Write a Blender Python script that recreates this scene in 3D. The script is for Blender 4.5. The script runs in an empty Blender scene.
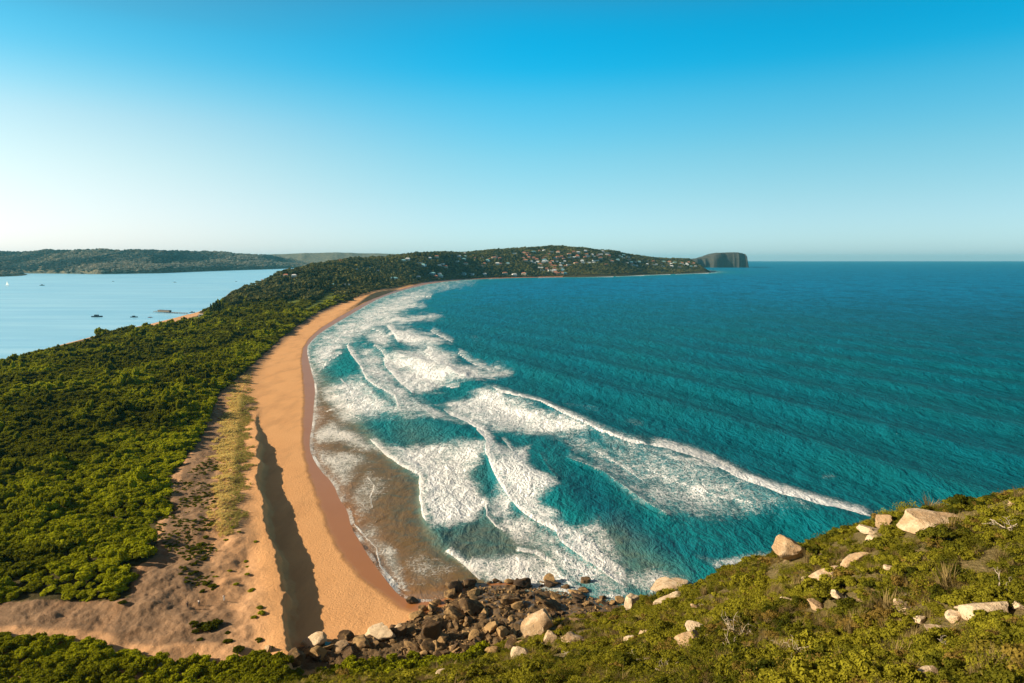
import bpy, bmesh, math, random
import numpy as np
from mathutils import Vector, Matrix

R = math.radians
random.seed(7)
rng = np.random.default_rng(7)
SC = bpy.context.scene
COL = SC.collection

# ------------------------------------------------------------------ camera, sky, sun, exposure
F = 683.0                       # focal length in pixels of a 1024 px wide frame (24 mm on 36 mm)
H = 92.0                        # eye height above the sea
PITCH = math.atan((341.5 - 258.3) / F)
cp, sp = math.cos(PITCH), math.sin(PITCH)
cam = bpy.data.cameras.new('camera')
cam.lens = 24.0; cam.sensor_width = 36.0
cam.clip_start = 0.5; cam.clip_end = 120000
cam_o = bpy.data.objects.new('camera', cam); COL.objects.link(cam_o)
cam_o.location = (0, 0, H); cam_o.rotation_euler = (R(90) - PITCH, 0, 0)
SC.camera = cam_o

SUN_EL, SUN_AZ = 23.0, 267.0    # azimuth clockwise from +Y: the sun stands to the left
sun = bpy.data.lights.new('sun', 'SUN'); sun.energy = 5.0; sun.angle = R(0.5); sun.color = (1.0, 0.84, 0.62)
sun_o = bpy.data.objects.new('sun', sun); COL.objects.link(sun_o)
sdir = Vector((math.sin(R(SUN_AZ)) * math.cos(R(SUN_EL)), math.cos(R(SUN_AZ)) * math.cos(R(SUN_EL)), math.sin(R(SUN_EL))))
sun_o.rotation_euler = (-sdir).to_track_quat('-Z', 'Y').to_euler()
sun_o.location = sdir * 500

W = bpy.data.worlds.new('World'); SC.world = W; W.use_nodes = True
nt = W.node_tree; nt.nodes.clear()
sky = nt.nodes.new('ShaderNodeTexSky'); sky.sky_type = 'NISHITA'; sky.sun_disc = False
sky.sun_elevation = R(SUN_EL); sky.sun_rotation = R(SUN_AZ); sky.altitude = 50
sky.air_density = 1.0; sky.dust_density = 0.6; sky.ozone_density = 1.0
tc = nt.nodes.new('ShaderNodeTexCoord'); sepw = nt.nodes.new('ShaderNodeSeparateXYZ')
nt.links.new(tc.outputs['Generated'], sepw.inputs[0])
def sky_ramp(stops):
    r = nt.nodes.new('ShaderNodeValToRGB'); r.color_ramp.interpolation = 'B_SPLINE'; el = r.color_ramp.elements
    while len(el) < len(stops): el.new(0.5)
    for e, (p, c) in zip(el, stops): e.position = p; e.color = (*[v / 1.8 for v in c], 1)
    nt.links.new(sepw.outputs['Z'], r.inputs[0]); return r.outputs[0]
# clear air away from the sun is a deep cyan; towards the sun it is paler
TINT_AWAY = [(0.0, (0.64, 1.04, 1.70)), (0.042, (0.613, 0.893, 1.255)), (0.085, (0.586, 0.871, 1.023)), (0.14, (0.465, 0.941, 1.006)), (0.18, (0.317, 0.964, 1.075)), (0.218, (0.203, 0.991, 1.119)), (0.256, (0.01, 0.953, 1.169)), (0.335, (0.01, 0.98, 1.2)), (0.43, (0.42, 0.34, 0.26)), (1.0, (0.85, 0.40, 0.21))]
TINT_SUN = [(0.0, (0.80, 0.94, 1.50)), (0.037, (0.82, 0.85, 1.13)), (0.08, (0.90, 0.87, 0.93)), (0.123, (0.93, 0.935, 0.87)), (0.172, (0.85, 0.951, 0.865)), (0.205, (0.59, 0.949, 0.903)), (0.244, (0.281, 0.873, 0.923)), (0.29, (0.17, 0.85, 0.937)), (0.43, (0.42, 0.34, 0.26)), (1.0, (0.85, 0.40, 0.21))]  # last two stops of both: unseen zenith warmed and dimmed to neutralise cyan fill
r_away, r_sun = sky_ramp(TINT_AWAY), sky_ramp(TINT_SUN)
dotn = nt.nodes.new('ShaderNodeVectorMath'); dotn.operation = 'DOT_PRODUCT'
nt.links.new(tc.outputs['Generated'], dotn.inputs[0]); dotn.inputs[1].default_value = (math.sin(R(SUN_AZ)), math.cos(R(SUN_AZ)), 0)
fac = nt.nodes.new('ShaderNodeMapRange'); fac.interpolation_type = 'SMOOTHSTEP'; fac.inputs[1].default_value = -0.12; fac.inputs[2].default_value = 0.56
nt.links.new(dotn.outputs['Value'], fac.inputs[0])
dim = nt.nodes.new('ShaderNodeMapRange'); dim.interpolation_type = 'SMOOTHSTEP'
for i_, v_ in ((1, -0.75), (2, 0.0), (3, 1.8 * 0.70), (4, 1.8)): dim.inputs[i_].default_value = v_
nt.links.new(dotn.outputs['Value'], dim.inputs[0])
mixs = nt.nodes.new('ShaderNodeMix'); mixs.data_type = 'RGBA'
nt.links.new(fac.outputs[0], mixs.inputs['Factor']); nt.links.new(r_away, mixs.inputs['A']); nt.links.new(r_sun, mixs.inputs['B'])
mulw = nt.nodes.new('ShaderNodeMix'); mulw.data_type = 'RGBA'; mulw.blend_type = 'MULTIPLY'
mulw.inputs['Factor'].default_value = 1.0
nt.links.new(sky.outputs[0], mulw.inputs['A']); nt.links.new(mixs.outputs['Result'], mulw.inputs['B'])
scl_ = nt.nodes.new('ShaderNodeVectorMath'); scl_.operation = 'SCALE'; scl_.inputs['Scale'].default_value = 1.8
nt.links.new(mulw.outputs['Result'], scl_.inputs[0]); nt.links.new(dim.outputs[0], scl_.inputs['Scale'])
bg = nt.nodes.new('ShaderNodeBackground'); bg.inputs['Strength'].default_value = 0.10
wo = nt.nodes.new('ShaderNodeOutputWorld')
nt.links.new(scl_.outputs[0], bg.inputs['Color']); nt.links.new(bg.outputs[0], wo.inputs['Surface'])

vs = SC.view_settings
vs.view_transform = 'Standard'; vs.look = 'None'; vs.exposure = 0.88; vs.gamma = 1.0; vs.use_curve_mapping = False
SC.cycles.max_bounces = 5; SC.cycles.diffuse_bounces = 2; SC.cycles.glossy_bounces = 2
SC.cycles.transmission_bounces = 2; SC.cycles.volume_bounces = 0; SC.cycles.caustics_reflective = False

# ------------------------------------------------------------------ geometry helpers
def unp(px, py, z=0.0):
    u = (px - 512) / F; v = (py - 341.5) / F
    t = (H - z) / (sp + v * cp)
    return (u * t, (cp - v * sp) * t, z)

def at_depth(px, py, Y):
    u = (px - 512) / F; v = (py - 341.5) / F
    t = Y / (cp - v * sp)
    return (u * t, Y, H - (sp + v * cp) * t)

def proj(x, y, z):
    d = H - z
    fw = y * cp + d * sp
    fw = np.where(np.abs(fw) < 1e-3, 1e-3, fw)
    return 512 + F * x / fw, 341.5 + F * (d * cp - y * sp) / fw

def hashn(ix, iy, seed):
    n = (ix * 374761393 + iy * 668265263 + seed * 974634777) & 0xffffffff
    n = ((n ^ (n >> 13)) * 1274126177) & 0xffffffff
    return ((n ^ (n >> 16)) & 0xffff) / 65535.0

def vnoise(x, y, seed=0):
    x = np.asarray(x, float); y = np.asarray(y, float)
    ix = np.floor(x).astype(np.int64); iy = np.floor(y).astype(np.int64)
    fx = x - ix; fy = y - iy
    fx = fx * fx * (3 - 2 * fx); fy = fy * fy * (3 - 2 * fy)
    a = hashn(ix, iy, seed); b = hashn(ix + 1, iy, seed); c = hashn(ix, iy + 1, seed); d = hashn(ix + 1, iy + 1, seed)
    return (a * (1 - fx) + b * fx) * (1 - fy) + (c * (1 - fx) + d * fx) * fy

def fbm(x, y, seed=0, oct=4):
    s = 0; a = 0.5; t = 0
    for k in range(oct):
        s = s + a * vnoise(np.asarray(x) * 2 ** k, np.asarray(y) * 2 ** k, seed + k * 17); t += a; a *= 0.5
    return s / t

def sstep(a, b, x):
    t = np.clip((np.asarray(x, float) - a) / (b - a), 0, 1)
    return t * t * (3 - 2 * t)

def polyline_dist(X, Y, P):
    """distance to a polyline, side (+1 left of travel), and 0..1 position along it"""
    P = np.asarray(P, float)[:, :2]
    best = np.full(X.shape, 1e18); side = np.zeros(X.shape); pos = np.zeros(X.shape)
    L = np.r_[0, np.cumsum(np.hypot(*(P[1:] - P[:-1]).T))]
    for k in range(len(P) - 1):
        ax, ay = P[k]; bx, by = P[k + 1]
        dx, dy = bx - ax, by - ay; ll = dx * dx + dy * dy + 1e-12
        t = np.clip(((X - ax) * dx + (Y - ay) * dy) / ll, 0, 1)
        ex = X - ax - t * dx; ey = Y - ay - t * dy
        d = ex * ex + ey * ey; m = d < best
        best = np.where(m, d, best)
        side = np.where(m, np.sign(dx * (Y - ay) - dy * (X - ax)), side)
        pos = np.where(m, (L[k] + t * (L[k + 1] - L[k])) / L[-1], pos)
    return np.sqrt(best), side, pos

def in_poly(X, Y, P):
    P = np.asarray(P, float)[:, :2]; c = np.zeros(np.shape(X), bool); n = len(P)
    for i in range(n):
        x1, y1 = P[i]; x2, y2 = P[(i + 1) % n]
        if y1 == y2: continue
        c ^= ((y1 > Y) != (y2 > Y)) & (X < (x2 - x1) * (Y - y1) / (y2 - y1) + x1)
    return c

def poly_sd(X, Y, P):
    d, _, _ = polyline_dist(X, Y, list(P) + [P[0]])
    return np.where(in_poly(X, Y, P), d, -d)

class TPS:
    def __init__(s, pts, smooth=0.0):
        P = np.asarray(pts, float); s.sc = np.ptp(P[:, :2], axis=0).max()
        s.xy = P[:, :2] / s.sc; n = len(P)
        d = np.hypot(*(s.xy[:, None] - s.xy[None]).transpose(2, 0, 1))
        K = np.where(d > 0, d * d * np.log(d + 1e-12), 0) + smooth * np.eye(n)
        A = np.zeros((n + 3, n + 3)); A[:n, :n] = K
        A[:n, n] = 1; A[:n, n + 1:] = s.xy; A[n, :n] = 1; A[n + 1:, :n] = s.xy.T
        s.w = np.linalg.solve(A, np.r_[P[:, 2], 0, 0, 0])
    def __call__(s, x, y):
        x = np.asarray(x, float) / s.sc; y = np.asarray(y, float) / s.sc; n = len(s.xy)
        r = s.w[n] + s.w[n + 1] * x + s.w[n + 2] * y
        for k in range(n):
            d2 = (x - s.xy[k, 0]) ** 2 + (y - s.xy[k, 1]) ** 2
            r = r + s.w[k] * 0.5 * d2 * np.log(d2 + 1e-14)
        return r

def smax(a, b, k):
    h = np.clip(0.5 + 0.5 * (a - b) / k, 0, 1)
    return b + (a - b) * h + k * h * (1 - h)

def link(o, parent=None):
    COL.objects.link(o)
    if parent: o.parent = parent
    return o

def mesh_from(name, V, faces, mat=None, smooth=True, attrs=None):
    V = np.asarray(V, np.float32).reshape(-1, 3); faces = np.asarray(faces, np.int32)
    me = bpy.data.meshes.new(name); k = faces.shape[1]
    me.vertices.add(len(V)); me.vertices.foreach_set('co', V.ravel())
    me.loops.add(faces.size); me.loops.foreach_set('vertex_index', faces.ravel())
    me.polygons.add(len(faces)); me.polygons.foreach_set('loop_start', np.arange(0, faces.size, k, dtype=np.int32))
    me.polygons.foreach_set('use_smooth', np.full(len(faces), smooth))
    if mat: me.materials.append(mat)
    me.update(calc_edges=True)
    for n, a in (attrs or {}).items():
        at = me.attributes.new(n, 'FLOAT', 'POINT'); at.data.foreach_set('value', np.asarray(a, np.float32).ravel())
    return me

def grid_faces(nr, nc, keep=None):
    i = np.arange(nr * nc).reshape(nr, nc)
    f = np.stack([i[:-1, :-1], i[:-1, 1:], i[1:, 1:], i[1:, :-1]], -1).reshape(-1, 4)
    return f if keep is None else f[keep.reshape(-1)]

def tag(o, label=None, cat=None, group=None, kind=None):
    if label: o['label'] = label
    if cat: o['category'] = cat
    if group: o['group'] = group
    if kind: o['kind'] = kind
    return o

def empty(name, loc=(0, 0, 0), rz=0.0):
    o = bpy.data.objects.new(name, None); o.empty_display_size = 0.5
    o.location = loc; o.rotation_euler = (0, 0, rz); return link(o)

def part(name, me, parent, mat=None):
    o = bpy.data.objects.new(name, me)
    if mat and not me.materials: me.materials.append(mat)
    return link(o, parent)

def copy_tree(o, parent=None):
    c = o.copy(); COL.objects.link(c); c.parent = parent
    for ch in list(o.children): copy_tree(ch, c)
    return c

class MB:
    """collects simple solids into one mesh"""
    def __init__(s): s.bm = bmesh.new()
    def box(s, c, d, rz=0.0, taper=1.0):
        M = Matrix.Translation(c) @ Matrix.Rotation(rz, 4, 'Z')
        vs = []
        for z in (-.5, .5):
            k = taper if z > 0 else 1.0
            for x, y in ((-.5, -.5), (.5, -.5), (.5, .5), (-.5, .5)):
                vs.append(s.bm.verts.new(M @ Vector((x * d[0] * k, y * d[1] * k, z * d[2]))))
        for f in ((3, 2, 1, 0), (4, 5, 6, 7), (0, 1, 5, 4), (1, 2, 6, 5), (2, 3, 7, 6), (3, 0, 4, 7)):
            s.bm.faces.new([vs[i] for i in f])
        return s
    def tube(s, pts, rad, n=6):
        rings = []
        for i, p in enumerate(pts):
            p = Vector(p); a = Vector(pts[max(i - 1, 0)]); b = Vector(pts[min(i + 1, len(pts) - 1)])
            d = (b - a).normalized(); u = d.orthogonal().normalized(); v = d.cross(u)
            r = rad[i] if isinstance(rad, (list, tuple)) else rad
            rings.append([s.bm.verts.new(p + (u * math.cos(t) + v * math.sin(t)) * r) for t in [2 * math.pi * k / n for k in range(n)]])
        for a, b in zip(rings, rings[1:]):
            for k in range(n): s.bm.faces.new((a[k], a[(k + 1) % n], b[(k + 1) % n], b[k]))
        s.bm.faces.new(rings[0][::-1]); s.bm.faces.new(rings[-1]); return s
    def poly(s, pts, thick):
        """flat outline in the XZ plane given thickness along Y"""
        a = [s.bm.verts.new((p[0], -thick / 2, p[1])) for p in pts]; b = [s.bm.verts.new((p[0], thick / 2, p[1])) for p in pts]
        s.bm.faces.new(a); s.bm.faces.new(b[::-1])
        for i in range(len(pts)): s.bm.faces.new((a[i], b[i], b[(i + 1) % len(pts)], a[(i + 1) % len(pts)]))
        return s
    def mesh(s, name, mat, smooth=False):
        bmesh.ops.recalc_face_normals(s.bm, faces=s.bm.faces)
        me = bpy.data.meshes.new(name); s.bm.to_mesh(me); s.bm.free()
        if mat: me.materials.append(mat)
        if smooth: me.polygons.foreach_set('use_smooth', [True] * len(me.polygons))
        return me

# ------------------------------------------------------------------ materials
class NB:
    """small node-building helper"""
    def __init__(s, name):
        s.m = bpy.data.materials.new(name); s.m.use_nodes = True; s.t = s.m.node_tree; s.t.nodes.clear()
        s.out = s.n('ShaderNodeOutputMaterial'); s._pos = None
    def n(s, t, **kw):
        nd = s.t.nodes.new(t)
        for k, v in kw.items(): setattr(nd, k, v)
        return nd
    def put(s, sock, v):
        if isinstance(v, bpy.types.NodeSocket): s.t.links.new(v, sock)
        elif isinstance(v, tuple) and len(v) == 3 and sock.type == 'RGBA': sock.default_value = (*v, 1)
        else: sock.default_value = v
    def pos(s, scale=(1, 1, 1), local=False):
        if s._pos is None:
            s._pos = (s.n('ShaderNodeTexCoord').outputs['Object'] if local else s.n('ShaderNodeNewGeometry').outputs['Position'])
        if scale == (1, 1, 1): return s._pos
        m = s.n('ShaderNodeVectorMath', operation='MULTIPLY'); s.put(m.inputs[0], s._pos); m.inputs[1].default_value = scale
        return m.outputs[0]
    def attr(s, name, kind='GEOMETRY'):
        a = s.n('ShaderNodeAttribute', attribute_name=name, attribute_type=kind); return a.outputs['Fac']
    def rnd(s): return s.n('ShaderNodeObjectInfo').outputs['Random']
    def noise(s, vec, scale, detail=4, rough=0.55, dist=0.0):
        a = s.n('ShaderNodeTexNoise'); s.put(a.inputs['Vector'], vec); a.inputs['Scale'].default_value = scale
        a.inputs['Detail'].default_value = detail; a.inputs['Roughness'].default_value = rough; a.inputs['Distortion'].default_value = dist
        return a.outputs['Fac']
    def voro(s, vec, scale, feature='DISTANCE_TO_EDGE'):
        a = s.n('ShaderNodeTexVoronoi', feature=feature); s.put(a.inputs['Vector'], vec); a.inputs['Scale'].default_value = scale
        return a.outputs['Distance']
    def math(s, op, a, b=0.0, c=0.0, clamp=False):
        m = s.n('ShaderNodeMath', operation=op, use_clamp=clamp)
        s.put(m.inputs[0], a); s.put(m.inputs[1], b); s.put(m.inputs[2], c); return m.outputs[0]
    def step(s, v, a, b, lo=0.0, hi=1.0):
        m = s.n('ShaderNodeMapRange', interpolation_type='SMOOTHSTEP'); s.put(m.inputs[0], v)
        for i, x in enumerate((a, b, lo, hi)): s.put(m.inputs[1 + i], x)
        return m.outputs[0]
    def mix(s, f, a, b, blend='MIX'):
        m = s.n('ShaderNodeMix', data_type='RGBA', blend_type=blend); s.put(m.inputs['Factor'], f)
        s.put(m.inputs['A'], a); s.put(m.inputs['B'], b); return m.outputs['Result']
    def bump(s, h, strength=0.5, dist=0.1, normal=None):
        b = s.n('ShaderNodeBump'); s.put(b.inputs['Height'], h); b.inputs['Strength'].default_value = strength
        b.inputs['Distance'].default_value = dist
        if normal: s.put(b.inputs['Normal'], normal)
        return b.outputs[0]
    def pbr(s, color, rough=0.8, spec=0.3, normal=None, metal=0.0):
        p = s.n('ShaderNodeBsdfPrincipled'); s.put(p.inputs['Base Color'], color); s.put(p.inputs['Roughness'], rough)
        s.put(p.inputs['Specular IOR Level'], spec); s.put(p.inputs['Metallic'], metal)
        if normal is not None: s.put(p.inputs['Normal'], normal)
        return p.outputs[0]
    def done(s, sh): s.t.links.new(sh, s.out.inputs['Surface']); return s.m

def plain(name, c, rough=0.7, spec=0.3, var=0.15, scale=1.5):
    b = NB(name); n = b.noise(b.pos(local=True), scale, 5)
    col = b.mix(n, tuple(v * (1 - var) for v in c), tuple(min(1, v * (1 + var)) for v in c))
    return b.done(b.pbr(col, rough, spec))

def leaf_mat(name, dark, light, dry=None, transl=0.25):
    """two-sided leaf: tint (0..1) picks the plant's own green"""
    b = NB(name); t = b.attr('tint', 'INSTANCER')
    lt = b.math('ADD', t, b.math('MULTIPLY', b.math('SUBTRACT', b.rnd(), 0.5), 0.35), clamp=True)
    vn = b.noise(b.pos(), 0.9, 2)
    lt = b.math('ADD', lt, b.math('MULTIPLY', b.math('SUBTRACT', vn, 0.5), 0.5), clamp=True)
    col = b.mix(lt, dark, light)
    if dry:
        dn = b.step(b.rnd(), 0.86, 0.95); col = b.mix(dn, col, dry)
    d = b.n('ShaderNodeBsdfDiffuse'); b.put(d.inputs['Color'], col)
    tr = b.n('ShaderNodeBsdfTranslucent'); b.put(tr.inputs['Color'], b.mix(0.5, col, light))
    ms = b.n('ShaderNodeMixShader'); ms.inputs[0].default_value = transl
    b.t.links.new(d.outputs[0], ms.inputs[1]); b.t.links.new(tr.outputs[0], ms.inputs[2])
    return b.done(ms.outputs[0])

M = {}
M['scrub'] = leaf_mat('scrub_leaf', (0.036, 0.042, 0.005), (0.330, 0.335, 0.012), transl=0.3)
M['heath'] = leaf_mat('heath_leaf', (0.038, 0.046, 0.006), (0.245, 0.220, 0.018), dry=(0.20, 0.13, 0.03))
M['dune_grass'] = leaf_mat('dune_grass_blade', (0.10, 0.13, 0.015), (0.78, 0.60, 0.21), transl=0.35)
M['forest'] = leaf_mat('forest_leaf', (0.020, 0.036, 0.012), (0.185, 0.165, 0.050), transl=0.1)
M['pine'] = leaf_mat('pine_needle', (0.014, 0.028, 0.008), (0.045, 0.055, 0.012), transl=0.1)
M['bay_forest'] = leaf_mat('bay_forest_leaf', (0.014, 0.075, 0.100), (0.42, 0.37, 0.28), transl=0.1)  # haze blue and sunlit tan are painted into these leaf tones
M['bark'] = plain('bark', (0.10, 0.07, 0.045), 0.9)
M['deadwood'] = plain('dead_wood', (0.42, 0.34, 0.25), 0.85, scale=8)
M['dryleaf'] = leaf_mat('dry_leaf', (0.16, 0.11, 0.04), (0.30, 0.22, 0.09))

def rock_mat(name, a, b_, lichen):
    b = NB(name); p = b.pos()
    n = b.noise(p, 0.7, 7, 0.62); f = b.noise(p, 5.0, 4, 0.6)
    off = b.math('SUBTRACT', b.rnd(), 0.5)
    col = b.mix(b.step(b.math('ADD', n, b.math('MULTIPLY', off, 0.35)), 0.36, 0.64), a, b_)
    col = b.mix(b.step(b.noise(p, 1.7, 5, 0.7), 0.60, 0.68), col, lichen)
    strat = b.n('ShaderNodeTexWave', wave_type='BANDS', bands_direction='Z'); b.put(strat.inputs['Vector'], p)
    strat.inputs['Scale'].default_value = 1.3; strat.inputs['Distortion'].default_value = 5; strat.inputs['Detail'].default_value = 3
    h = b.math('ADD', b.math('ADD', n, b.math('MULTIPLY', f, 0.35)), b.math('MULTIPLY', strat.outputs['Fac'], 0.07))
    col = b.mix(b.step(f, 0.3, 0.75, 0.75, 1.0), (0, 0, 0), col)
    return b.done(b.pbr(col, 0.9, 0.2, b.bump(h, 0.9, 0.35)))
M['sandstone'] = rock_mat('sandstone', (0.44, 0.29, 0.16), (0.62, 0.47, 0.31), (0.22, 0.19, 0.14))
M['shore_rock'] = rock_mat('shore_rock', (0.105, 0.062, 0.030), (0.38, 0.235, 0.10), (0.045, 0.034, 0.022))
M['wet_rock'] = rock_mat('wet_rock', (0.07, 0.045, 0.028), (0.16, 0.10, 0.05), (0.03, 0.03, 0.02))

# ------------------------------------------------------------------ layout of the land (plan coordinates in metres)
SHORE_PX = [(612, 603), (585, 597), (562, 594), (532, 587), (512, 581), (486, 582), (465, 585), (448, 596), (428, 601), (410, 599), (400, 593), (388, 578), (374, 560), (362, 540), (354, 528),
            (350, 510), (342, 500), (336, 484), (322, 470), (313, 455), (311, 442), (314, 425), (315, 410), (317, 387), (311, 366), (307, 348),
            (313, 340), (322, 332), (347, 317), (367, 305), (382, 297), (405, 289.5), (435, 282.5), (475, 279), (540, 277.3), (600, 277),
            (658, 274.5), (697, 273.3), (712, 272.6)]
def chaikin(P, n=2):
    P = np.asarray(P, float)
    for k in range(n):
        q = np.empty((2 * len(P) - 2, 2)); q[0::2] = .75 * P[:-1] + .25 * P[1:]; q[1::2] = .25 * P[:-1] + .75 * P[1:]
        P = np.vstack([P[:1], q, P[-1:]])
    return P
SHORE = [unp(*p)[:2] for p in chaikin(SHORE_PX, 1)]
BAY_PX = [(232, 290.5), (221, 300), (208, 308), (196, 312.5), (185, 315), (170, 319), (150, 324), (110, 332), (60, 345), (0, 361), (-200, 420)]
BAY = [unp(*p)[:2] for p in BAY_PX]
LAND = SHORE + [(1480, 5150), (1420, 5750), (700, 6250), (-300, 6250), (-800, 5200), (-760, 4200), (-800, 3400), (-860, 2800), (-830, 2300), (-790, 2050), (-720, 1880)] + BAY + \
       [(-385, 250), (-340, 140), (-320, 0), (-340, -260), (260, -260), (150, -60), (110, 20), (84, 75), (72, 110), (56, 140), (38, 163)]

SCARP = [unp(*p, 3.5)[:2] for p in [(299, 690), (293, 655), (291, 640), (289, 620), (282, 580), (273, 540), (265, 500), (259, 460), (258, 430), (258, 415), (266, 398), (276, 385)]]
EDGE_PX = [(-260, 612), (0, 608), (60, 606), (95, 604), (130, 604), (133, 575), (157, 562), (158, 548), (157, 532), (172, 513), (170, 487), (185, 462), (200, 440), (220, 392), (232, 382),
           (246, 370), (265, 350), (284, 333), (301, 322), (312.5, 314), (337, 303.5), (359, 295.5), (380, 289.3), (402, 284), (430, 278.4)]
SCRUB = [unp(*p, 5)[:2] for p in EDGE_PX] + [(-420, 2600), (-760, 2000), (-700, 1800)] + [(x + 4, y) for x, y in BAY] + [(-380, 250), (-330, 150)]

# headland the photograph was taken from: height from points on it
HEAD_PTS = [at_depth(*p) for p in [
    (1024, 683, 30), (850, 683, 36), (720, 683, 44), (640, 683, 52), (520, 683, 66), (400, 683, 84), (250, 683, 110), (100, 683, 126), (0, 683, 131), (-150, 683, 140),
    (1024, 590, 48), (930, 640, 44), (850, 600, 60), (740, 620, 66), (640, 640, 86), (560, 655, 92), (512, 662, 97), (440, 668, 112), (350, 668, 128),
    (450, 650, 137), (390, 652, 140), (300, 662, 141), (190, 655, 146), (60, 648, 150), (-100, 640, 158),
    (550, 624, 122), (590, 618, 124), (625, 614, 126), (640, 601, 130), (700, 586, 118), (770, 556, 105), (830, 535, 95), (880, 521, 86), (935, 513, 78), (1024, 491, 70), (1110, 470, 62)]]
HEAD_PTS += [(0, 0, 89.8), (0, 7, 84), (2, 16, 77), (-15, 8, 76), (14, 14, 75), (28, 14, 75), (45, 20, 74), (-35, 0, 74), (30, -12, 88), (0, -50, 95), (-60, -50, 80), (60, -50, 90), (-120, -40, 60), (-80, 30, 46), (-120, 60, 26), (-160, 20, 34),
             (-30, 40, 57), (-200, 80, 10), (-210, 0, 20), (-250, -100, 20), (0, -200, 95), (120, -100, 70), (80, 40, 74), (-200, 140, 3), (-30, 168, -1), (-90, 172, -2), (-170, 180, -4), (10, 165, 3)]
head_tps = TPS(HEAD_PTS, 2e-5)
CREST = [(115, -40), (92, 20), (70, 52), (54, 70), (47.5, 86), (41, 105), (33, 118), (25.5, 130), (17, 126), (8, 122)]

def head_z(x, y):
    z = head_tps(x, y)
    z = z + (fbm(x / 9, y / 9, 3, 4) - 0.5) * 2.2 * sstep(2, 10, z) + (fbm(x / 2.2, y / 2.2, 5, 3) - 0.5) * 0.7
    d, side, _ = polyline_dist(x, y, CREST)
    d = np.where(side < 0, d, 0)
    steep = 0.62 + 0.9 * sstep(22, 40, x)
    z = z - steep * np.maximum(0, d - 1.0) - 0.02 * np.maximum(0, d - 3) ** 2
    out = sstep(185, 215, y) * 40 + sstep(160, 230, -x + 0.3 * y) * 0
    return np.maximum(z - out, -12)

HILL_PTS = []
for px, py, Y in [(237, 291, 1640), (250, 277, 1900), (262, 273, 2050), (282, 271, 2150), (300, 267, 2300), (312, 264.5, 2400), (350, 259.5, 2600), (385, 257, 2800), (415, 253.5, 3050), (440, 253, 3200),
                  (474, 252.5, 3500), (494, 249.5, 3700), (517, 248.5, 3850), (545, 247.5, 3950), (572, 247.2, 3980), (599, 249.2, 4150), (619, 252.5, 4300), (646, 257.2, 4550), (677, 259.2, 4900), (705, 260, 5150)]:
    x, y, z = at_depth(px, py, Y); HILL_PTS.append((x, y, z - 7))
for (x, y) in [unp(*p)[:2] for p in [(347, 317), (367, 305), (405, 289.5), (435, 282.5), (475, 279), (540, 277.3), (600, 277), (658, 274.5), (697, 273.3)]]:
    HILL_PTS.append((x - 45, y + 20, 5))
for px, py, Y in [(330, 281, 1850), (375, 274, 2350), (420, 270, 2800), (480, 268, 3250), (540, 266, 3550), (590, 266, 3720), (640, 268, 4130), (680, 268, 4450), (285, 287, 1700), (300, 294, 1500)]:
    x, y, z = at_depth(px, py, Y); HILL_PTS.append((x, y, max(4, z - 4)))
HILL_PTS += [(-720, 1880, 3), (-790, 2050, 4), (-830, 2300, 6), (-860, 2800, 10), (-800, 3400, 10), (-760, 4200, 20), (-800, 5200, 10), (0, 5200, 60), (800, 5400, 60), (-300, 6200, 5), (1480, 5300, 25), (1000, 6000, 20),
             (-560, 1300, 4), (-450, 1200, 4), (-350, 1200, 5), (-600, 1500, 5)]
hill_tps = TPS(HILL_PTS, 1e-5)

# trim the ridge so that its skyline keeps the height read from the photograph
SKY_PX = np.array([(237, 291), (250, 277), (262, 273), (282, 271), (300, 267), (312, 264.5), (350, 259.5), (385, 257), (415, 253.5), (440, 252.5), (474, 252), (494, 249.5), (517, 248.3), (545, 247.3), (572, 247), (599, 249), (619, 252), (646, 256.6), (677, 258.6), (705, 258.3)])
_u = (SKY_PX[:, 0] - 512) / F; _rr = np.arange(1600, 6000, 30.0); RIDGE_K = np.ones(len(_u))
for k in range(len(_u)):
    yy = _rr; xx = _u[k] / (cp + .12 * sp) * yy; zz = hill_tps(xx, yy) + 2; inl_k = poly_sd(xx, yy, LAND); zz = np.where(inl_k > 20, zz, 0)
    want = H + (258.3 - SKY_PX[k, 1]) / F * yy - 5
    RIDGE_K[k] = 1 / max(0.2, (zz / want).max()) if (zz / want).max() > .2 else 1
RIDGE_K = np.clip(RIDGE_K, .4, 1.8)

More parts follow.
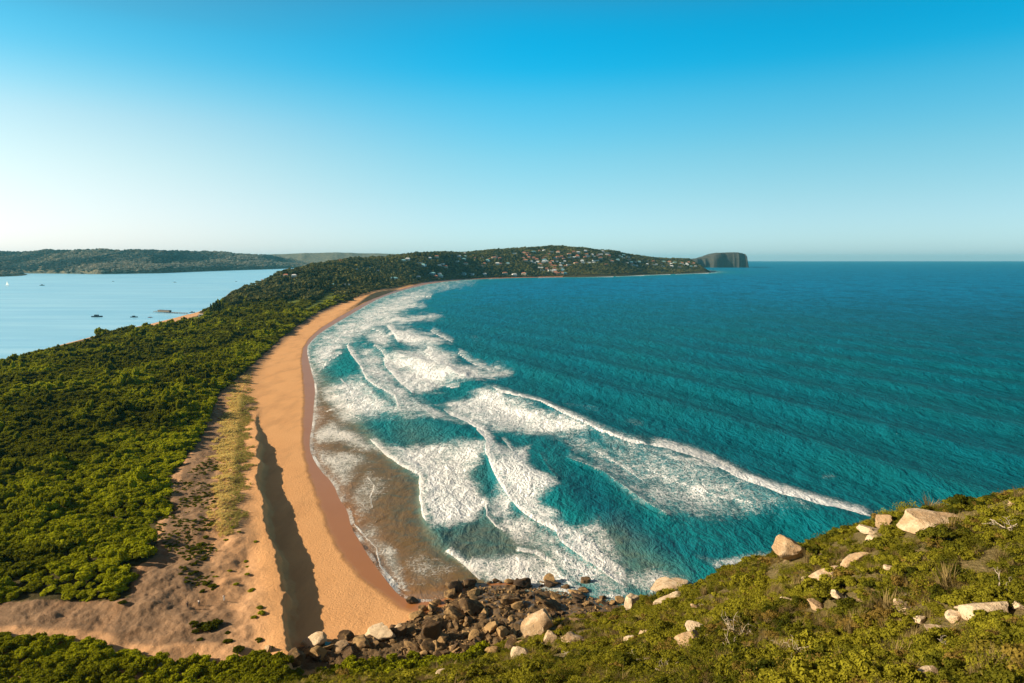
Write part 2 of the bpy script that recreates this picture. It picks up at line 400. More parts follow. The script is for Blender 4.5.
def ground_parts(x, y):
    x = np.asarray(x, float); y = np.asarray(y, float)
    inl = poly_sd(x, y, LAND)
    s, _, _ = polyline_dist(x, y, SHORE); s = np.where(inl > 0, s, -s)
    b, _, _ = polyline_dist(x, y, BAY)
    dsc, sd, pos = polyline_dist(x, y, SCARP)
    left = np.where(sd > 0, dsc, -dsc)                      # metres behind the scarp edge
    fade = (1 - sstep(0.38, 0.86, pos)) * (y < 420) * (0.8 + 0.45 * vnoise(pos * 9, pos * 0 + 3, 4))
    beach = np.where(inl > 0, 0.052 * s, 0.09 * inl)
    beach = np.minimum(beach, 2.4 + 0.004 * np.maximum(s - 46, 0))
    jag = (fbm(x / 3.2, y / 3.2, 9, 4) - 0.5) * 2.6 + (fbm(x / 17, y / 17, 19, 2) - 0.5) * 4.0
    z = beach + fade * 3.7 * (0.75 * sstep(-0.5, 1.2, left + jag) + 0.25 * sstep(-2.5, 0.5, left + jag))
    z = z + np.clip(1 - fade, 0, 1) * 3.0 * sstep(34, 75, s)
    dune = sstep(2, 10, left) * (y < 420) + sstep(45, 80, s) * (y >= 420)
    z = z + dune * ((fbm(x / 7, y / 7, 11, 4) - 0.5) * 2.4 + (fbm(x / 26, y / 26, 21, 2) - 0.5) * 2.2)
    z = np.minimum(z, 0.11 * np.where(inl > 0, np.minimum(b, 1e6), -1e6) + 0.2) if False else np.where((b < 60) & (inl > 0), np.minimum(z, 0.09 * b), z)
    z = np.where(inl < 0, np.maximum(-5, 0.09 * inl), z)
    w = sstep(1050, 1500, y)
    if np.any(w > 0):
        hz = (hill_tps(x, y) + (fbm(x / 130, y / 130, 31, 4) - 0.5) * 26 * sstep(60, 200, inl)) * np.interp(x / np.maximum(y, 1), _u / cp, RIDGE_K)
        z = np.where(w > 0, np.minimum(smax(z, hz * w, 4.0), np.maximum(0.06 * inl, 0.62 * (inl - 14))), z)
        z = np.where(inl < 0, np.maximum(-5, 0.09 * inl), z)
    return z, inl, s, left, fade, dune

def low_z(x, y): return ground_parts(x, y)[0]

def G(x, y):
    x = np.atleast_1d(np.asarray(x, float)); y = np.atleast_1d(np.asarray(y, float))
    z = low_z(x, y); near = y < 230
    if np.any(near):
        z = z.copy(); hz = head_z(x[near], y[near]); z[near] = np.maximum(z[near], hz)
    return z

def hits(PX, PY, far=6000.0):
    """where the rays through these pixels of the photograph meet the land"""
    PX = np.asarray(PX, float); PY = np.asarray(PY, float)
    u = (PX - 512) / F; v = (PY - 341.5) / F
    fw = cp - v * sp; dn = sp + v * cp
    t = np.full(PX.shape, 18.0); done = np.zeros(PX.shape, bool); tp = t.copy()
    for k in range(900):
        x, y, z = u * t, fw * t, H - dn * t
        below = (z <= G(x, y)) & ~done
        done |= below
        if done.all() or (t[~done] > far).all(): break
        tp = np.where(done, tp, t); t = np.where(done, t, t * 1.0085 + 0.05)
    lo, hi = tp.copy(), t.copy()
    for k in range(14):
        m = (lo + hi) / 2; bl = (H - dn * m) <= G(u * m, fw * m)
        hi = np.where(bl, m, hi); lo = np.where(bl, lo, m)
    return u * hi, fw * hi, H - dn * hi, done

# ------------------------------------------------------------------ ground materials
def ground_material():
    b = NB('ground'); p = b.pos()
    soil = b.attr('soil'); wet = b.attr('wet'); lawn = b.attr('lawn'); rocky = b.attr('rocky'); trod_shade = b.attr('trod_shade'); dune = b.attr('dune')
    n1 = b.noise(p, 0.05, 4, 0.6); n2 = b.noise(p, 0.9, 6, 0.65); n3 = b.noise(p, 6, 3)
    sand = b.mix(n1, (0.68, 0.340, 0.135), (0.77, 0.415, 0.185))
    dsand = b.mix(n2, (0.46, 0.25, 0.125), (0.60, 0.35, 0.185))
    sand = b.mix(dune, sand, dsand)
    tm = b.step(b.math('ADD', trod_shade, b.math('MULTIPLY', b.math('SUBTRACT', n2, 0.5), 0.6)), 0.3, 0.7)
    sand = b.mix(tm, sand, b.mix(b.noise(p, 0.5, 6, 0.7), (0.12, 0.073, 0.041), (0.36, 0.222, 0.13)))  # trodden sand, plus scrub shadow painted in as darker sand
    band = b.noise(b.pos((1, 0.25, 1)), 0.11, 4, 0.6)
    sand = b.mix(b.step(band, 0.45, 0.7, 0, 0.35), sand, (0.40, 0.20, 0.085))
    # trampled, footprint-pocked sand and weed litter
    fp = b.noise(p, 1.6, 5, 0.7, 0.6)
    sand = b.mix(b.step(fp, 0.60, 0.70, 0, 0.45), sand, (0.25, 0.14, 0.06))
    weed = b.math('MULTIPLY', b.step(b.noise(p, 0.12, 3), 0.55, 0.62), b.step(b.noise(p, 2.6, 3, 0.6), 0.64, 0.70))
    sand = b.mix(b.math('MULTIPLY', weed, 0.7), sand, (0.09, 0.055, 0.03))
    wedge = b.math('ADD', wet, b.math('MULTIPLY', b.math('SUBTRACT', b.noise(p, 0.12, 5), 0.5), 0.45))
    wm = b.step(wedge, 0.30, 0.70)
    wetc = b.mix(n1, (0.33, 0.125, 0.035), (0.40, 0.165, 0.055))
    col = b.mix(wm, sand, wetc)
    soilc = b.mix(n2, (0.035, 0.030, 0.010), (0.09, 0.07, 0.025))
    sm = b.step(b.math('ADD', soil, b.math('MULTIPLY', b.math('SUBTRACT', n2, 0.5), 0.5)), 0.4, 0.6)
    col = b.mix(sm, col, soilc)
    lawnc = b.mix(n1, (0.09, 0.13, 0.015), (0.17, 0.19, 0.03))
    col = b.mix(b.step(b.math('ADD', lawn, b.math('MULTIPLY', b.math('SUBTRACT', n1, 0.5), 0.3)), 0.45, 0.55), col, lawnc)
    rk = b.mix(b.noise(p, 2.2, 5, 0.7), (0.035, 0.025, 0.015), (0.26, 0.165, 0.08))
    col = b.mix(b.step(b.math('ADD', rocky, b.math('MULTIPLY', b.math('SUBTRACT', n2, 0.5), 0.7)), 0.4, 0.6), col, rk)
    h = b.math('ADD', b.math('MULTIPLY', n2, 0.5), b.math('MULTIPLY', fp, 0.9))
    h = b.math('MULTIPLY', h, b.step(wm, 0, 1, 1.0, 0.05))
    rough = b.step(wm, 0, 1, 0.95, 0.38)
    return b.done(b.pbr(col, rough, b.step(wm, 0, 1, 0.1, 0.22), b.bump(h, 0.9, 0.3)))
M['ground'] = ground_material()

def headland_material():
    b = NB('headland_ground'); p = b.pos(); n = b.noise(p, 0.5, 6, 0.65); n2 = b.noise(p, 3, 4)
    col = b.mix(n2, (0.075, 0.060, 0.020), (0.19, 0.14, 0.06))
    col = b.mix(b.step(n, 0.60, 0.66), col, (0.30, 0.20, 0.11))
    nz = b.n('ShaderNodeSeparateXYZ'); b.put(nz.inputs[0], b.n('ShaderNodeNewGeometry').outputs['Normal'])
    cliff = b.step(b.math('ADD', nz.outputs['Z'], b.math('MULTIPLY', n2, 0.2)), 0.62, 0.52)
    col = b.mix(cliff, col, b.mix(n2, (0.30, 0.20, 0.11), (0.48, 0.34, 0.20)))
    return b.done(b.pbr(col, 0.95, 0.1, b.bump(b.math('ADD', n, n2), 0.8, 0.4)))
M['headland'] = headland_material()

# ------------------------------------------------------------------ the low land: beach, dunes, spit and the far headland
WET_PX = [(428, 612), (404, 608), (392, 600), (372, 585), (350, 566), (338, 548), (326, 520), (310, 478), (303, 450), (302, 430), (304, 405), (303, 380), (300, 352), (312, 333), (345, 313), (380, 295), (430, 281)]
WETL = [unp(*p, 0.8)[:2] for p in chaikin(WET_PX, 1)]
LAWNS = [[unp(*q, 5)[:2] for q in poly] for poly in (
    [(300, 310), (312, 304), (326, 296), (336, 294), (334, 301), (318, 307), (306, 312)],
    [(184, 322), (192, 316), (204, 317), (203, 321), (190, 325)],
    [(226, 306), (232, 301), (240, 300), (238, 306), (230, 309)],
    [(280, 303), (300, 299), (306, 302), (290, 306)],
    [(362, 285.5), (372, 284.5), (380, 285), (370, 287)])]
SANDBAY = [unp(*q, 1)[:2] for q in [(146, 326), (160, 321), (178, 316.5), (196, 313), (200, 315.5), (186, 319.5), (168, 325), (152, 329)]]
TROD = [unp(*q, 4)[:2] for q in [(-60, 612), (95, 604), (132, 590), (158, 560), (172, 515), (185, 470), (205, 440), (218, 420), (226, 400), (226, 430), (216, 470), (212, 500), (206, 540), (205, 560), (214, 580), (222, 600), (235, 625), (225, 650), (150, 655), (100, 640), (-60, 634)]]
ROCKS_PX = [(296, 648), (312, 642), (372, 638), (404, 618), (446, 600), (468, 580), (530, 578), (615, 592), (655, 596), (660, 640), (300, 672)]
ROCKS = [unp(*q, 2)[:2] for q in ROCKS_PX]

ys = [96.0]
while ys[-1] < 5600:
    ys.append(ys[-1] + min(22.0, max(0.55, 1.15 * ys[-1] ** 2 / (F * H))))
ys = np.array(ys + [5800, 6000, 6300])
us = np.r_[np.linspace(-1.35, -0.78, 40)[:-1], np.linspace(-0.78, 0.33, 640), np.linspace(0.33, 0.5, 40)[1:]]
UU, YY = np.meshgrid(us, ys); XX = UU * YY
gz, inl, s_, left_, fade_, dune_ = ground_parts(XX, YY)
near = YY < 230
hz = np.full(XX.shape, -50.0); hz[near] = head_z(XX[near], YY[near])
gz = np.where(hz > gz + 0.6, gz - 1.0, gz)
rk_sd = np.clip(poly_sd(XX, YY, ROCKS) / 4, 0, 1)
gz = gz + rk_sd * (YY < 230) * (fbm(XX / 1.8, YY / 1.8, 401, 4) - 0.45) * 1.6
tr_sd = np.clip(poly_sd(XX, YY, TROD) / 4, 0, 1)
gz = gz + tr_sd * (YY < 400) * ((fbm(XX / 1.3, YY / 1.3, 405, 3) - 0.5) * 0.5)
wd, ws, _ = polyline_dist(XX, YY, WETL)
wet = np.clip(0.5 + ws * -1 * wd / 8.0, 0, 1)
wet = np.where((s_ > 60), 0, wet)
soil = np.clip(0.5 + poly_sd(XX, YY, SCRUB) / 6, 0, 1)
soil = np.where((YY > 1500) & (s_ > 46), 1.0, soil)
soil = np.where((YY > 3200) & (XX > 250), 1.0, soil); wet = np.where((YY > 3200) & (XX > 250), 0.0, wet)
lawn = np.zeros(XX.shape)
for L in LAWNS: lawn = np.maximum(lawn, np.clip(0.5 + poly_sd(XX, YY, L) / 8, 0, 1))
soil = np.where(poly_sd(XX, YY, SANDBAY) > -4, 0, soil)
rocky = np.clip(0.5 + poly_sd(XX, YY, ROCKS) / 5, 0, 1)
keep = (inl > -70)
kf = keep[:-1, :-1] | keep[1:, 1:] | keep[1:, :-1] | keep[:-1, 1:]
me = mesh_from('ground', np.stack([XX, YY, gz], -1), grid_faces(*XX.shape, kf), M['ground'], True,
               dict(soil=soil, wet=wet, lawn=lawn, rocky=rocky, trod_shade=np.maximum(np.clip(0.5 + poly_sd(XX, YY, TROD) / 5, 0, 1), 0.8 * np.clip(1 - polyline_dist(XX, YY, SCRUB[9:22])[0] / np.interp(YY, [300, 600, 1200], [14, 16, 22]), 0, 1) * (YY > 300)), dune=np.clip(dune_, 0, 1)))  # second term of the darker sand paints the scrub's shade along its edge
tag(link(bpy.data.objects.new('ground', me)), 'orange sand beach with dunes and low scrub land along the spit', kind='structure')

# headland under the camera
ths = np.linspace(-math.pi, math.pi, 721); rs = np.geomspace(1.5, 330, 300)
TT, RR = np.meshgrid(ths, rs); HX, HY = RR * np.sin(TT), RR * np.cos(TT)
HZ = head_z(HX, HY); lowz = low_z(HX, HY)
hk = (HZ > np.maximum(lowz - 1.5, -6)) & ((HX < 180) | (HY < 60))
kf = hk[:-1, :-1] | hk[1:, 1:] | hk[1:, :-1] | hk[:-1, 1:]
me = mesh_from('headland_hill', np.stack([HX, HY, HZ], -1), grid_faces(*HX.shape, kf)[:, ::-1], M['headland'])
tag(link(bpy.data.objects.new('headland_hill', me)), 'steep sandstone headland slope above the beach', kind='structure')

# ------------------------------------------------------------------ hills across the bay and the far sea cliff
def hill_material():
    b = NB('forested_hill'); p = b.pos(); n = b.noise(p, 0.03, 5, 0.65); n2 = b.noise(p, 0.004, 3)
    col = b.mix(b.step(n, 0.35, 0.65), (0.025, 0.045, 0.045), (0.22, 0.19, 0.12))
    col = b.mix(b.math('MULTIPLY', n2, 0.5), col, (0.19, 0.165, 0.11))
    return b.done(b.pbr(col, 0.95, 0.05, b.bump(n, 1.0, 14)))
M['hill'] = hill_material()

def range_mesh(name, cols, shore, ridge, seed, label, nv=70, nu=240, valley=0.75):
    """cols: pixel columns; shore/ridge: (px, distance) and (px, skyline py, distance)"""
    pxs = np.linspace(cols[0], cols[1], nu); v = np.linspace(0, 1.5, nv)
    Ys = np.interp(pxs, *np.array(shore).T); rp = np.array(ridge)
    sk = np.interp(pxs, rp[:, 0], rp[:, 1]); Yr = np.interp(pxs, rp[:, 0], rp[:, 2])
    zr = H + (258.3 - sk) / F * Yr
    P, V = np.meshgrid(pxs, v); Y = Ys + (Yr - Ys) * V; X = (P - 512) / F * Y
    prof = np.where(V < 1, np.clip(V, 0, 1) ** 0.62, 1 - (V - 1) * 1.2)
    nz = fbm(X / 330, Y / 330, seed, 5); ridgev = np.clip(1 - np.abs(2 * fbm(X / 330 + Y / 1500, Y / 2600, seed + 9, 3) - 1) * 2.6, 0, 1)
    Z = -3 + zr * prof * (1 - valley * np.clip(np.minimum(V * 2, 1.15 - V), 0, 1) * (1.0 - 0.35 * nz - 0.65 * ridgev)) * np.where(V < 0.03, 0, 1)
    me = mesh_from(name, np.stack([X, Y, Z], -1), grid_faces(*X.shape), M['hill'])
    tag(link(bpy.data.objects.new(name, me)), label, kind='structure')
    return X, Y, Z, V

hillA = range_mesh('hills', (-330, 322), [(-330, 4300), (0, 4250), (60, 4150), (100, 4000), (160, 4245), (220, 5100), (270, 5800), (312, 7000), (322, 7400)],
                   [(-330, 250, 5600), (0, 250.5, 5400), (30, 251, 5300), (55, 249, 5200), (75, 250, 5200), (110, 248.3, 5300), (150, 249.6, 5300), (200, 250.5, 5900), (240, 252.5, 6500), (270, 254.5, 7000), (295, 258.5, 7600), (312, 263, 7900), (322, 267, 8000)],
                   40, 'long forested hill range across the bay')
hillB = range_mesh('hills', (-240, 36), [(-240, 3200), (0, 3450), (36, 3700)], [(-240, 250, 3900), (-60, 259, 3900), (0, 266, 3900), (20, 271.5, 3950), (36, 275, 4000)], 60, 'dark low promontory at the near edge of the bay hills', 30, 80, 0.2)
hillC = range_mesh('hills', (270, 440), [(270, 8800), (440, 8800)], [(270, 254, 9800), (300, 252.6, 9800), (330, 251.8, 9800), (370, 252.6, 9900), (410, 254, 9900), (440, 256, 9900)], 80, 'faint farther hills behind the spit', 30, 80, 0.3)

def cliff_material():
    b = NB('cliff'); p = b.pos()
    n = b.noise(b.pos((1, 1, 4)), 0.02, 5, 0.6)
    return b.done(b.pbr(b.mix(n, (0.03, 0.036, 0.036), (0.085, 0.080, 0.065)), 0.95, 0.05, b.bump(n, 1, 6)))
M['cliff'] = cliff_material()
pxs = np.array([640, 686, 690, 705, 712, 718, 724, 731, 738, 743, 745.5, 746.5, 747.5, 750])
tops = np.array([275, 266, 259.5, 258.0, 255.5, 253.2, 252.6, 252.2, 252.3, 253.0, 253.8, 256, 265, 275])
pf = np.linspace(685, 750, 130); tf = np.interp(pf, pxs, tops) + (vnoise(pf / 1.7, pf * 0, 3) - 0.5) * 0.5
dv = np.array([0, 8, 30, 60, 200, 420, 470, 500]); hv = np.array([-0.1, 0.55, 0.9, 0.98, 1.0, 0.95, 0.5, -0.1])
P, D = np.meshgrid(pf, dv); Hh = np.repeat(hv[:, None], len(pf), 1)
Yc = 6900 + D + (fbm(P / 6, D * 0 + 1, 4, 3) - 0.5) * 60
zt = H + (258.3 - np.repeat(tf[None], len(dv), 0)) / F * 6900
Zc = np.where(Hh < 0, -5, Hh * zt) + (fbm(P / 2.5, D / 40, 8, 3) - 0.5) * 8 * (Hh > 0)
me = mesh_from('cliff_hill', np.stack([(P - 512) / F * 6900, Yc, Zc], -1), grid_faces(*P.shape), M['cliff'])
tag(link(bpy.data.objects.new('cliff_hill', me)), 'flat topped sea cliff at the end of the far headland', kind='structure')

# ------------------------------------------------------------------ the sea
def sea_material():
    b = NB('sea'); p = b.pos()
    foam = b.attr('foam'); sand = b.attr('sandy'); shal = b.attr('shallow'); crest = b.attr('crest')
    far = b.attr('far')
    big = b.noise(b.pos((1, 0.45, 1)), 0.012, 4, 0.6)
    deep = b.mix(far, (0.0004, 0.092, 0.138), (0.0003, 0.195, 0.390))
    chop_shade = b.noise(b.pos((1, 0.35, 1)), 0.075, 5, 0.68, 0.5)
    deep = b.mix(b.step(chop_shade, 0.36, 0.62), b.mix(0.42, deep, (0, 0.01, 0.02)), deep)  # dark streaks: shading of wave slopes painted into the water colour
    deep = b.mix(b.step(big, 0.4, 0.75, 0.0, 0.45), deep, (0.0006, 0.045, 0.062))
    col = b.mix(shal, deep, b.mix(b.step(big, 0.3, 0.7), (0.002, 0.150, 0.160), (0.006, 0.23, 0.24)))
    sn = b.noise(p, 0.18, 5, 0.6, 0.5)
    sm = b.math('MULTIPLY', sand, b.step(sn, 0.2, 0.7, 0.75, 1.15), clamp=True)
    col = b.mix(sm, col, b.mix(sn, (0.065, 0.048, 0.013), (0.22, 0.135, 0.055)))
    thin = b.attr('thin')
    col = b.mix(b.math('MULTIPLY', thin, 0.9), col, (0.33, 0.150, 0.055))
    # foam lace
    n1 = b.noise(p, 0.22, 6, 0.68, 0.8); n2 = b.noise(p, 0.9, 5, 0.7, 1.2)
    wv = b.n('ShaderNodeVectorMath', operation='ADD')
    wn = b.n('ShaderNodeTexNoise'); b.put(wn.inputs['Vector'], p); wn.inputs['Scale'].default_value = 0.5
    b.put(wv.inputs[0], p); b.put(wv.inputs[1], wn.outputs['Color'])
    cell = b.voro(wv.outputs[0], 0.75); cell2 = b.voro(wv.outputs[0], 0.30)
    lace = b.math('SUBTRACT', 1.0, b.math('MULTIPLY', b.math('MINIMUM', cell, b.math('MULTIPLY', cell2, 1.2)), 2.6), clamp=True)
    n0 = b.noise(b.pos((1, 0.6, 1)), 0.07, 4, 0.6, 0.8)
    tex = b.math('ADD', b.math('ADD', b.math('MULTIPLY', n1, 0.45), b.math('MULTIPLY', n0, 0.30)), b.math('ADD', b.math('MULTIPLY', n2, 0.50), b.math('MULTIPLY', lace, 0.22)))
    cov = b.math('ADD', foam, b.math('MULTIPLY', b.math('SUBTRACT', tex, 0.70), 2.4))
    mask = b.math('MULTIPLY', b.step(cov, 0.45, 1.0), b.step(foam, 0.02, 0.2), clamp=True)
    mask = b.math('MAXIMUM', mask, b.step(b.math('ADD', crest, b.math('MULTIPLY', b.math('SUBTRACT', n2, 0.5), 0.7)), 0.40, 0.62))
    veil = b.math('MULTIPLY', b.step(foam, 0.05, 0.8), 0.46)
    col = b.mix(veil, col, (0.35, 0.45, 0.45))
    fc = b.mix(n2, (0.62, 0.64, 0.66), (0.86, 0.85, 0.83))
    fc = b.mix(b.math('MULTIPLY', sand, 0.35), fc, (0.60, 0.48, 0.34))
    col = b.mix(mask, col, fc)
    w1 = b.noise(b.pos((1, 0.5, 1)), 0.16, 5, 0.62, 0.4); w2 = b.noise(b.pos((1, 0.6, 1)), 0.9, 3, 0.6)
    h = b.math('ADD', w1, b.math('MULTIPLY', w2, 0.18))
    calm = b.step(sand, 0.2, 0.8, 1.0, 0.25)
    h = b.math('ADD', b.math('MULTIPLY', h, calm), b.math('MULTIPLY', mask, b.math('MULTIPLY', b.math('ADD', n2, lace), 0.07)))
    nrm = b.bump(h, 0.9, 3.6)
    df = b.n('ShaderNodeBsdfDiffuse'); b.put(df.inputs['Color'], col); b.put(df.inputs['Normal'], nrm)
    gl = b.n('ShaderNodeBsdfGlossy'); gl.inputs['Roughness'].default_value = 0.24; b.put(gl.inputs['Normal'], nrm)
    fr = b.n('ShaderNodeFresnel'); fr.inputs['IOR'].default_value = 1.33; b.put(fr.inputs['Normal'], nrm)
    # wave slopes keep a rough sea from ever mirroring the horizon: its reflectance levels off
    fac = b.math('MULTIPLY', b.math('MINIMUM', fr.outputs[0], 0.08), b.math('SUBTRACT', 1.0, mask))
    ms = b.n('ShaderNodeMixShader'); b.put(ms.inputs[0], fac); b.t.links.new(df.outputs[0], ms.inputs[1]); b.t.links.new(gl.outputs[0], ms.inputs[2])
    return b.done(ms.outputs[0])
M['sea'] = sea_material()

ry = [58.0]
while ry[-1] < 12000:
    ry.append(ry[-1] + max(0.5, 1.25 * ry[-1] ** 2 / (F * H)))
ry = np.array(ry + [16000, 19000, 22000])
us = np.r_[np.linspace(-0.46, 0.30, 560), np.linspace(0.30, 0.82, 250)[1:], np.linspace(0.82, 6, 60)[1:]]
UU, YY = np.meshgrid(us, ry); XX = UU * YY
spine = np.array([(-60, 0), (-140, 200), (-175, 330), (-200, 500), (-260, 700), (-330, 1000), (-420, 1400), (-500, 1800), (-560, 2300), (-450, 3400), (0, 4600), (700, 5300), (1500, 5400), (1500, 40000)])
spx = np.interp(YY, spine[:, 1], spine[:, 0])
sea_keep = XX > spx
inl = np.full(XX.shape, -400.0); nr_ = (YY < 5600)
inl[nr_] = poly_sd(XX[nr_], YY[nr_], LAND)
PXs, PYs = proj(XX, YY, 0.0)
foam = np.zeros(XX.shape); crest = np.zeros(XX.shape); lift = np.zeros(XX.shape); sandy = np.zeros(XX.shape)

def region(poly, val, soft=6.0, target=None):
    a = np.array(poly, float); m = (PXs > a[:, 0].min() - 25) & (PXs < a[:, 0].max() + 25) & (PYs > a[:, 1].min() - 25) & (PYs < a[:, 1].max() + 25) & sea_keep
    jx = (fbm(XX[m] / 12, YY[m] / 12, 71, 3) - 0.5) * 10; jy = (fbm(XX[m] / 12, YY[m] / 12, 72, 3) - 0.5) * 8
    sd = poly_sd(PXs[m] + jx, PYs[m] + jy, poly); t = foam if target is None else target
    t[m] = np.maximum(t[m], (val if target is not None else val * np.interp(YY[m], [260, 500], [1.0, 0.86]) * (0.46 + 0.88 * fbm(XX[m] / 11, YY[m] / 22, 73, 4))) * sstep(-soft * 0.9 - 2, soft * 1.4 + 3, sd))

def front(line, wpx, height, trail=0.0, tpx=14.0, amp=1.0):
    """a breaker: bright rolling lip along the line, foam trailing behind it on the seaward side"""
    a = np.array(line, float); m = (PXs > a[:, 0].min() - 40) & (PXs < a[:, 0].max() + 40) & (PYs > a[:, 1].min() - 40) & (PYs < a[:, 1].max() + 40) & sea_keep
    j = (fbm(XX[m] / 5, YY[m] / 5, 77, 3) - 0.5) * 2.6
    d, sd, pos = polyline_dist(PXs[m] + j, PYs[m] + j, line)
    end = sstep(0, 0.10, pos) * (1 - sstep(0.90, 1.0, pos))
    ww = wpx * 0.8 * (0.35 + 0.65 * end) * (0.35 + 1.3 * fbm(XX[m] / 7, YY[m] / 7, 5, 3))
    back = sd < 0                                                # the lines run from the far shore towards the headland, seaward on the right
    c = np.where(back, 1 - sstep(ww * 0.3, ww * 1.25, d), 1 - sstep(ww * 0.1, ww * 0.45, d)) * amp
    crest[m] = np.maximum(crest[m], c * (0.25 + 0.75 * end))
    if trail > 0: foam[m] = np.maximum(foam[m], np.where(back, trail * (1 - sstep(tpx * 0.1, tpx * 1.1, d)), 0) * end)
    lift[m] = np.maximum(lift[m], height * 0.5 * end * np.where(back, np.exp(-d / (wpx * 3.5)), np.exp(-(d / (wpx * 0.6)) ** 2)))

# white water traced over the surf zone
region([(308, 352), (322, 331), (350, 314), (385, 296), (412, 289), (436, 282), (470, 279), (476, 281), (440, 290), (424, 296), (418, 306), (400, 318), (380, 330), (350, 345), (336, 362), (320, 374), (312, 368)], 0.80)
region([(366, 322), (392, 316), (440, 314), (442, 319), (410, 324), (380, 328)], 1.0, 3)
region([(368, 312), (395, 304), (425, 303), (428, 307), (400, 312), (375, 316)], 0.95, 3)
region([(392, 299), (410, 293), (432, 293), (430, 298), (405, 302)], 0.95, 3)
region([(424, 291), (445, 287), (470, 283), (472, 285), (445, 291)], 0.7, 2)
region([(384, 326), (400, 327), (432, 333), (453, 343), (430, 347), (404, 346), (392, 338)], 1.05, 4)
region([(360, 330), (384, 326), (398, 344), (384, 350), (366, 343)], 0.75, 5)
region([(384, 352), (420, 347), (446, 351), (458, 355), (450, 362), (470, 364), (506, 366), (512, 373), (478, 382), (446, 384), (420, 396), (402, 386), (388, 368)], 0.95, 5)
region([(352, 344), (384, 350), (392, 372), (414, 396), (432, 402), (402, 412), (380, 396), (362, 374)], 0.80, 6)
region([(316, 388), (340, 380), (362, 374), (378, 394), (398, 402), (432, 404), (444, 414), (470, 424), (420, 420), (398, 418), (345, 424), (330, 412)], 0.78, 6)
region([(438, 402), (470, 392), (486, 388), (526, 404), (560, 418), (596, 433), (556, 435), (500, 432), (470, 424)], 0.92, 5)
region([(314, 426), (332, 420), (344, 424), (372, 440), (402, 446), (440, 440), (482, 444), (488, 456), (470, 474), (492, 500), (474, 520), (430, 528), (420, 500), (422, 478), (388, 456), (340, 446), (313, 446)], 0.84, 6)
region([(313, 440), (330, 448), (360, 452), (380, 462), (360, 470), (345, 492), (328, 478), (314, 458)], 0.56, 8)
region([(486, 446), (506, 448), (530, 444), (530, 464), (556, 480), (562, 490), (540, 500), (566, 520), (604, 545), (622, 565), (636, 592), (600, 572), (562, 541), (526, 513), (496, 476)], 0.80, 4)
region([(446, 552), (472, 560), (512, 551), (540, 555), (556, 568), (590, 588), (634, 594), (620, 604), (560, 598), (530, 590), (484, 583)], 0.78, 4)
region([(498, 508), (524, 512), (548, 527), (562, 544), (602, 568), (634, 594), (604, 598), (576, 588), (554, 566), (540, 555), (514, 545), (500, 530)], 0.66, 5)
region([(500, 476), (516, 500), (510, 516), (492, 520), (484, 502)], 0.6, 6)
region([(600, 436), (640, 446), (700, 462), (740, 480), (790, 500), (820, 510), (760, 512), (700, 522), (664, 514), (640, 494), (612, 470)], 0.50, 12)
region([(596, 432), (630, 444), (666, 450), (712, 464), (742, 481), (700, 476), (640, 458), (606, 446)], 0.58, 6)
region([(556, 422), (600, 438), (640, 470), (664, 512), (640, 506), (600, 472), (560, 440)], 0.38, 8)
region([(696, 556), (716, 558), (760, 550), (790, 552), (772, 566), (716, 572)], 0.62, 4)
region([(612, 575), (650, 570), (690, 578), (700, 590), (640, 600)], 0.55, 6)
region([(565, 530), (600, 520), (616, 540), (636, 580), (610, 556)], 0.62, 6)
region([(352, 528), (372, 520), (392, 545), (404, 575), (410, 596), (396, 588), (376, 560), (364, 546)], 0.50, 5)
region([(400, 560), (420, 548), (440, 556), (460, 568), (440, 585), (410, 585)], 0.36, 8)
region([(345, 494), (370, 470), (392, 480), (380, 500), (370, 520), (356, 524)], 0.40, 8)
for q in range(9):                                               # stray whitecaps outside the break
    px_, py_ = random.choice([(545, 430), (570, 408), (480, 342), (590, 405), (660, 450), (820, 475), (690, 430), (530, 390), (640, 420)])
    px_ += random.uniform(-10, 10); py_ += random.uniform(-4, 4); r_ = random.uniform(4, 9)
    region([(px_ - r_, py_), (px_, py_ - r_ * 0.3), (px_ + r_, py_ + 1), (px_, py_ + r_ * 0.35)], 0.5, 4)

front([(421, 350), (432, 357), (442, 365), (455, 376), (470, 381)], 3.2, 1.6, 0.85, 16)
front([(484, 385), (500, 395), (520, 400), (540, 405), (556, 414), (580, 425), (600, 435), (625, 445), (656, 451)], 3.2, 1.9, 0.5, 10, 0.9)
front([(640, 448), (665, 452), (690, 458), (710, 466), (740, 483), (780, 498), (815, 508), (840, 513), (880, 522)], 6.5, 0.9, 0.85, 17)
front([(435, 402), (450, 415), (465, 422), (480, 430), (487, 446), (486, 456), (495, 476), (510, 498), (525, 513), (540, 523), (556, 531), (563, 544), (580, 556), (600, 570), (617, 582), (637, 594)], 4.0, 1.4, 0.8, 12)
front([(476, 429), (482, 436), (490, 446)], 7.0, 1.5, 0.9, 12)
front([(382, 355), (387, 367), (400, 382), (415, 395)], 2.8, 1.0, 0.8, 14)
front([(351, 339), (347, 347), (352, 355), (360, 366), (366, 380), (376, 388), (395, 397), (399, 415)], 2.0, 0.8, 0.6, 10)
front([(386, 325), (395, 336), (400, 343)], 2.5, 1.0, 0.8, 10)
front([(430, 331), (440, 336), (454, 343)], 1.6, 0.9, 0.5, 7, 0.8)
front([(322, 413), (335, 409), (346, 402), (353, 393), (348, 386), (338, 376)], 1.5, 0.4, 0, 8)
front([(366, 436), (386, 455), (402, 466), (420, 475), (420, 497), (422, 515), (430, 528)], 3.0, 0.7, 0.75, 10)
front([(444, 551), (455, 558), (465, 566), (482, 582)], 2.8, 0.6, 0.8, 10)
front([(485, 502), (487, 515), (497, 527), (508, 533)], 1.8, 0.6, 0.5, 8)
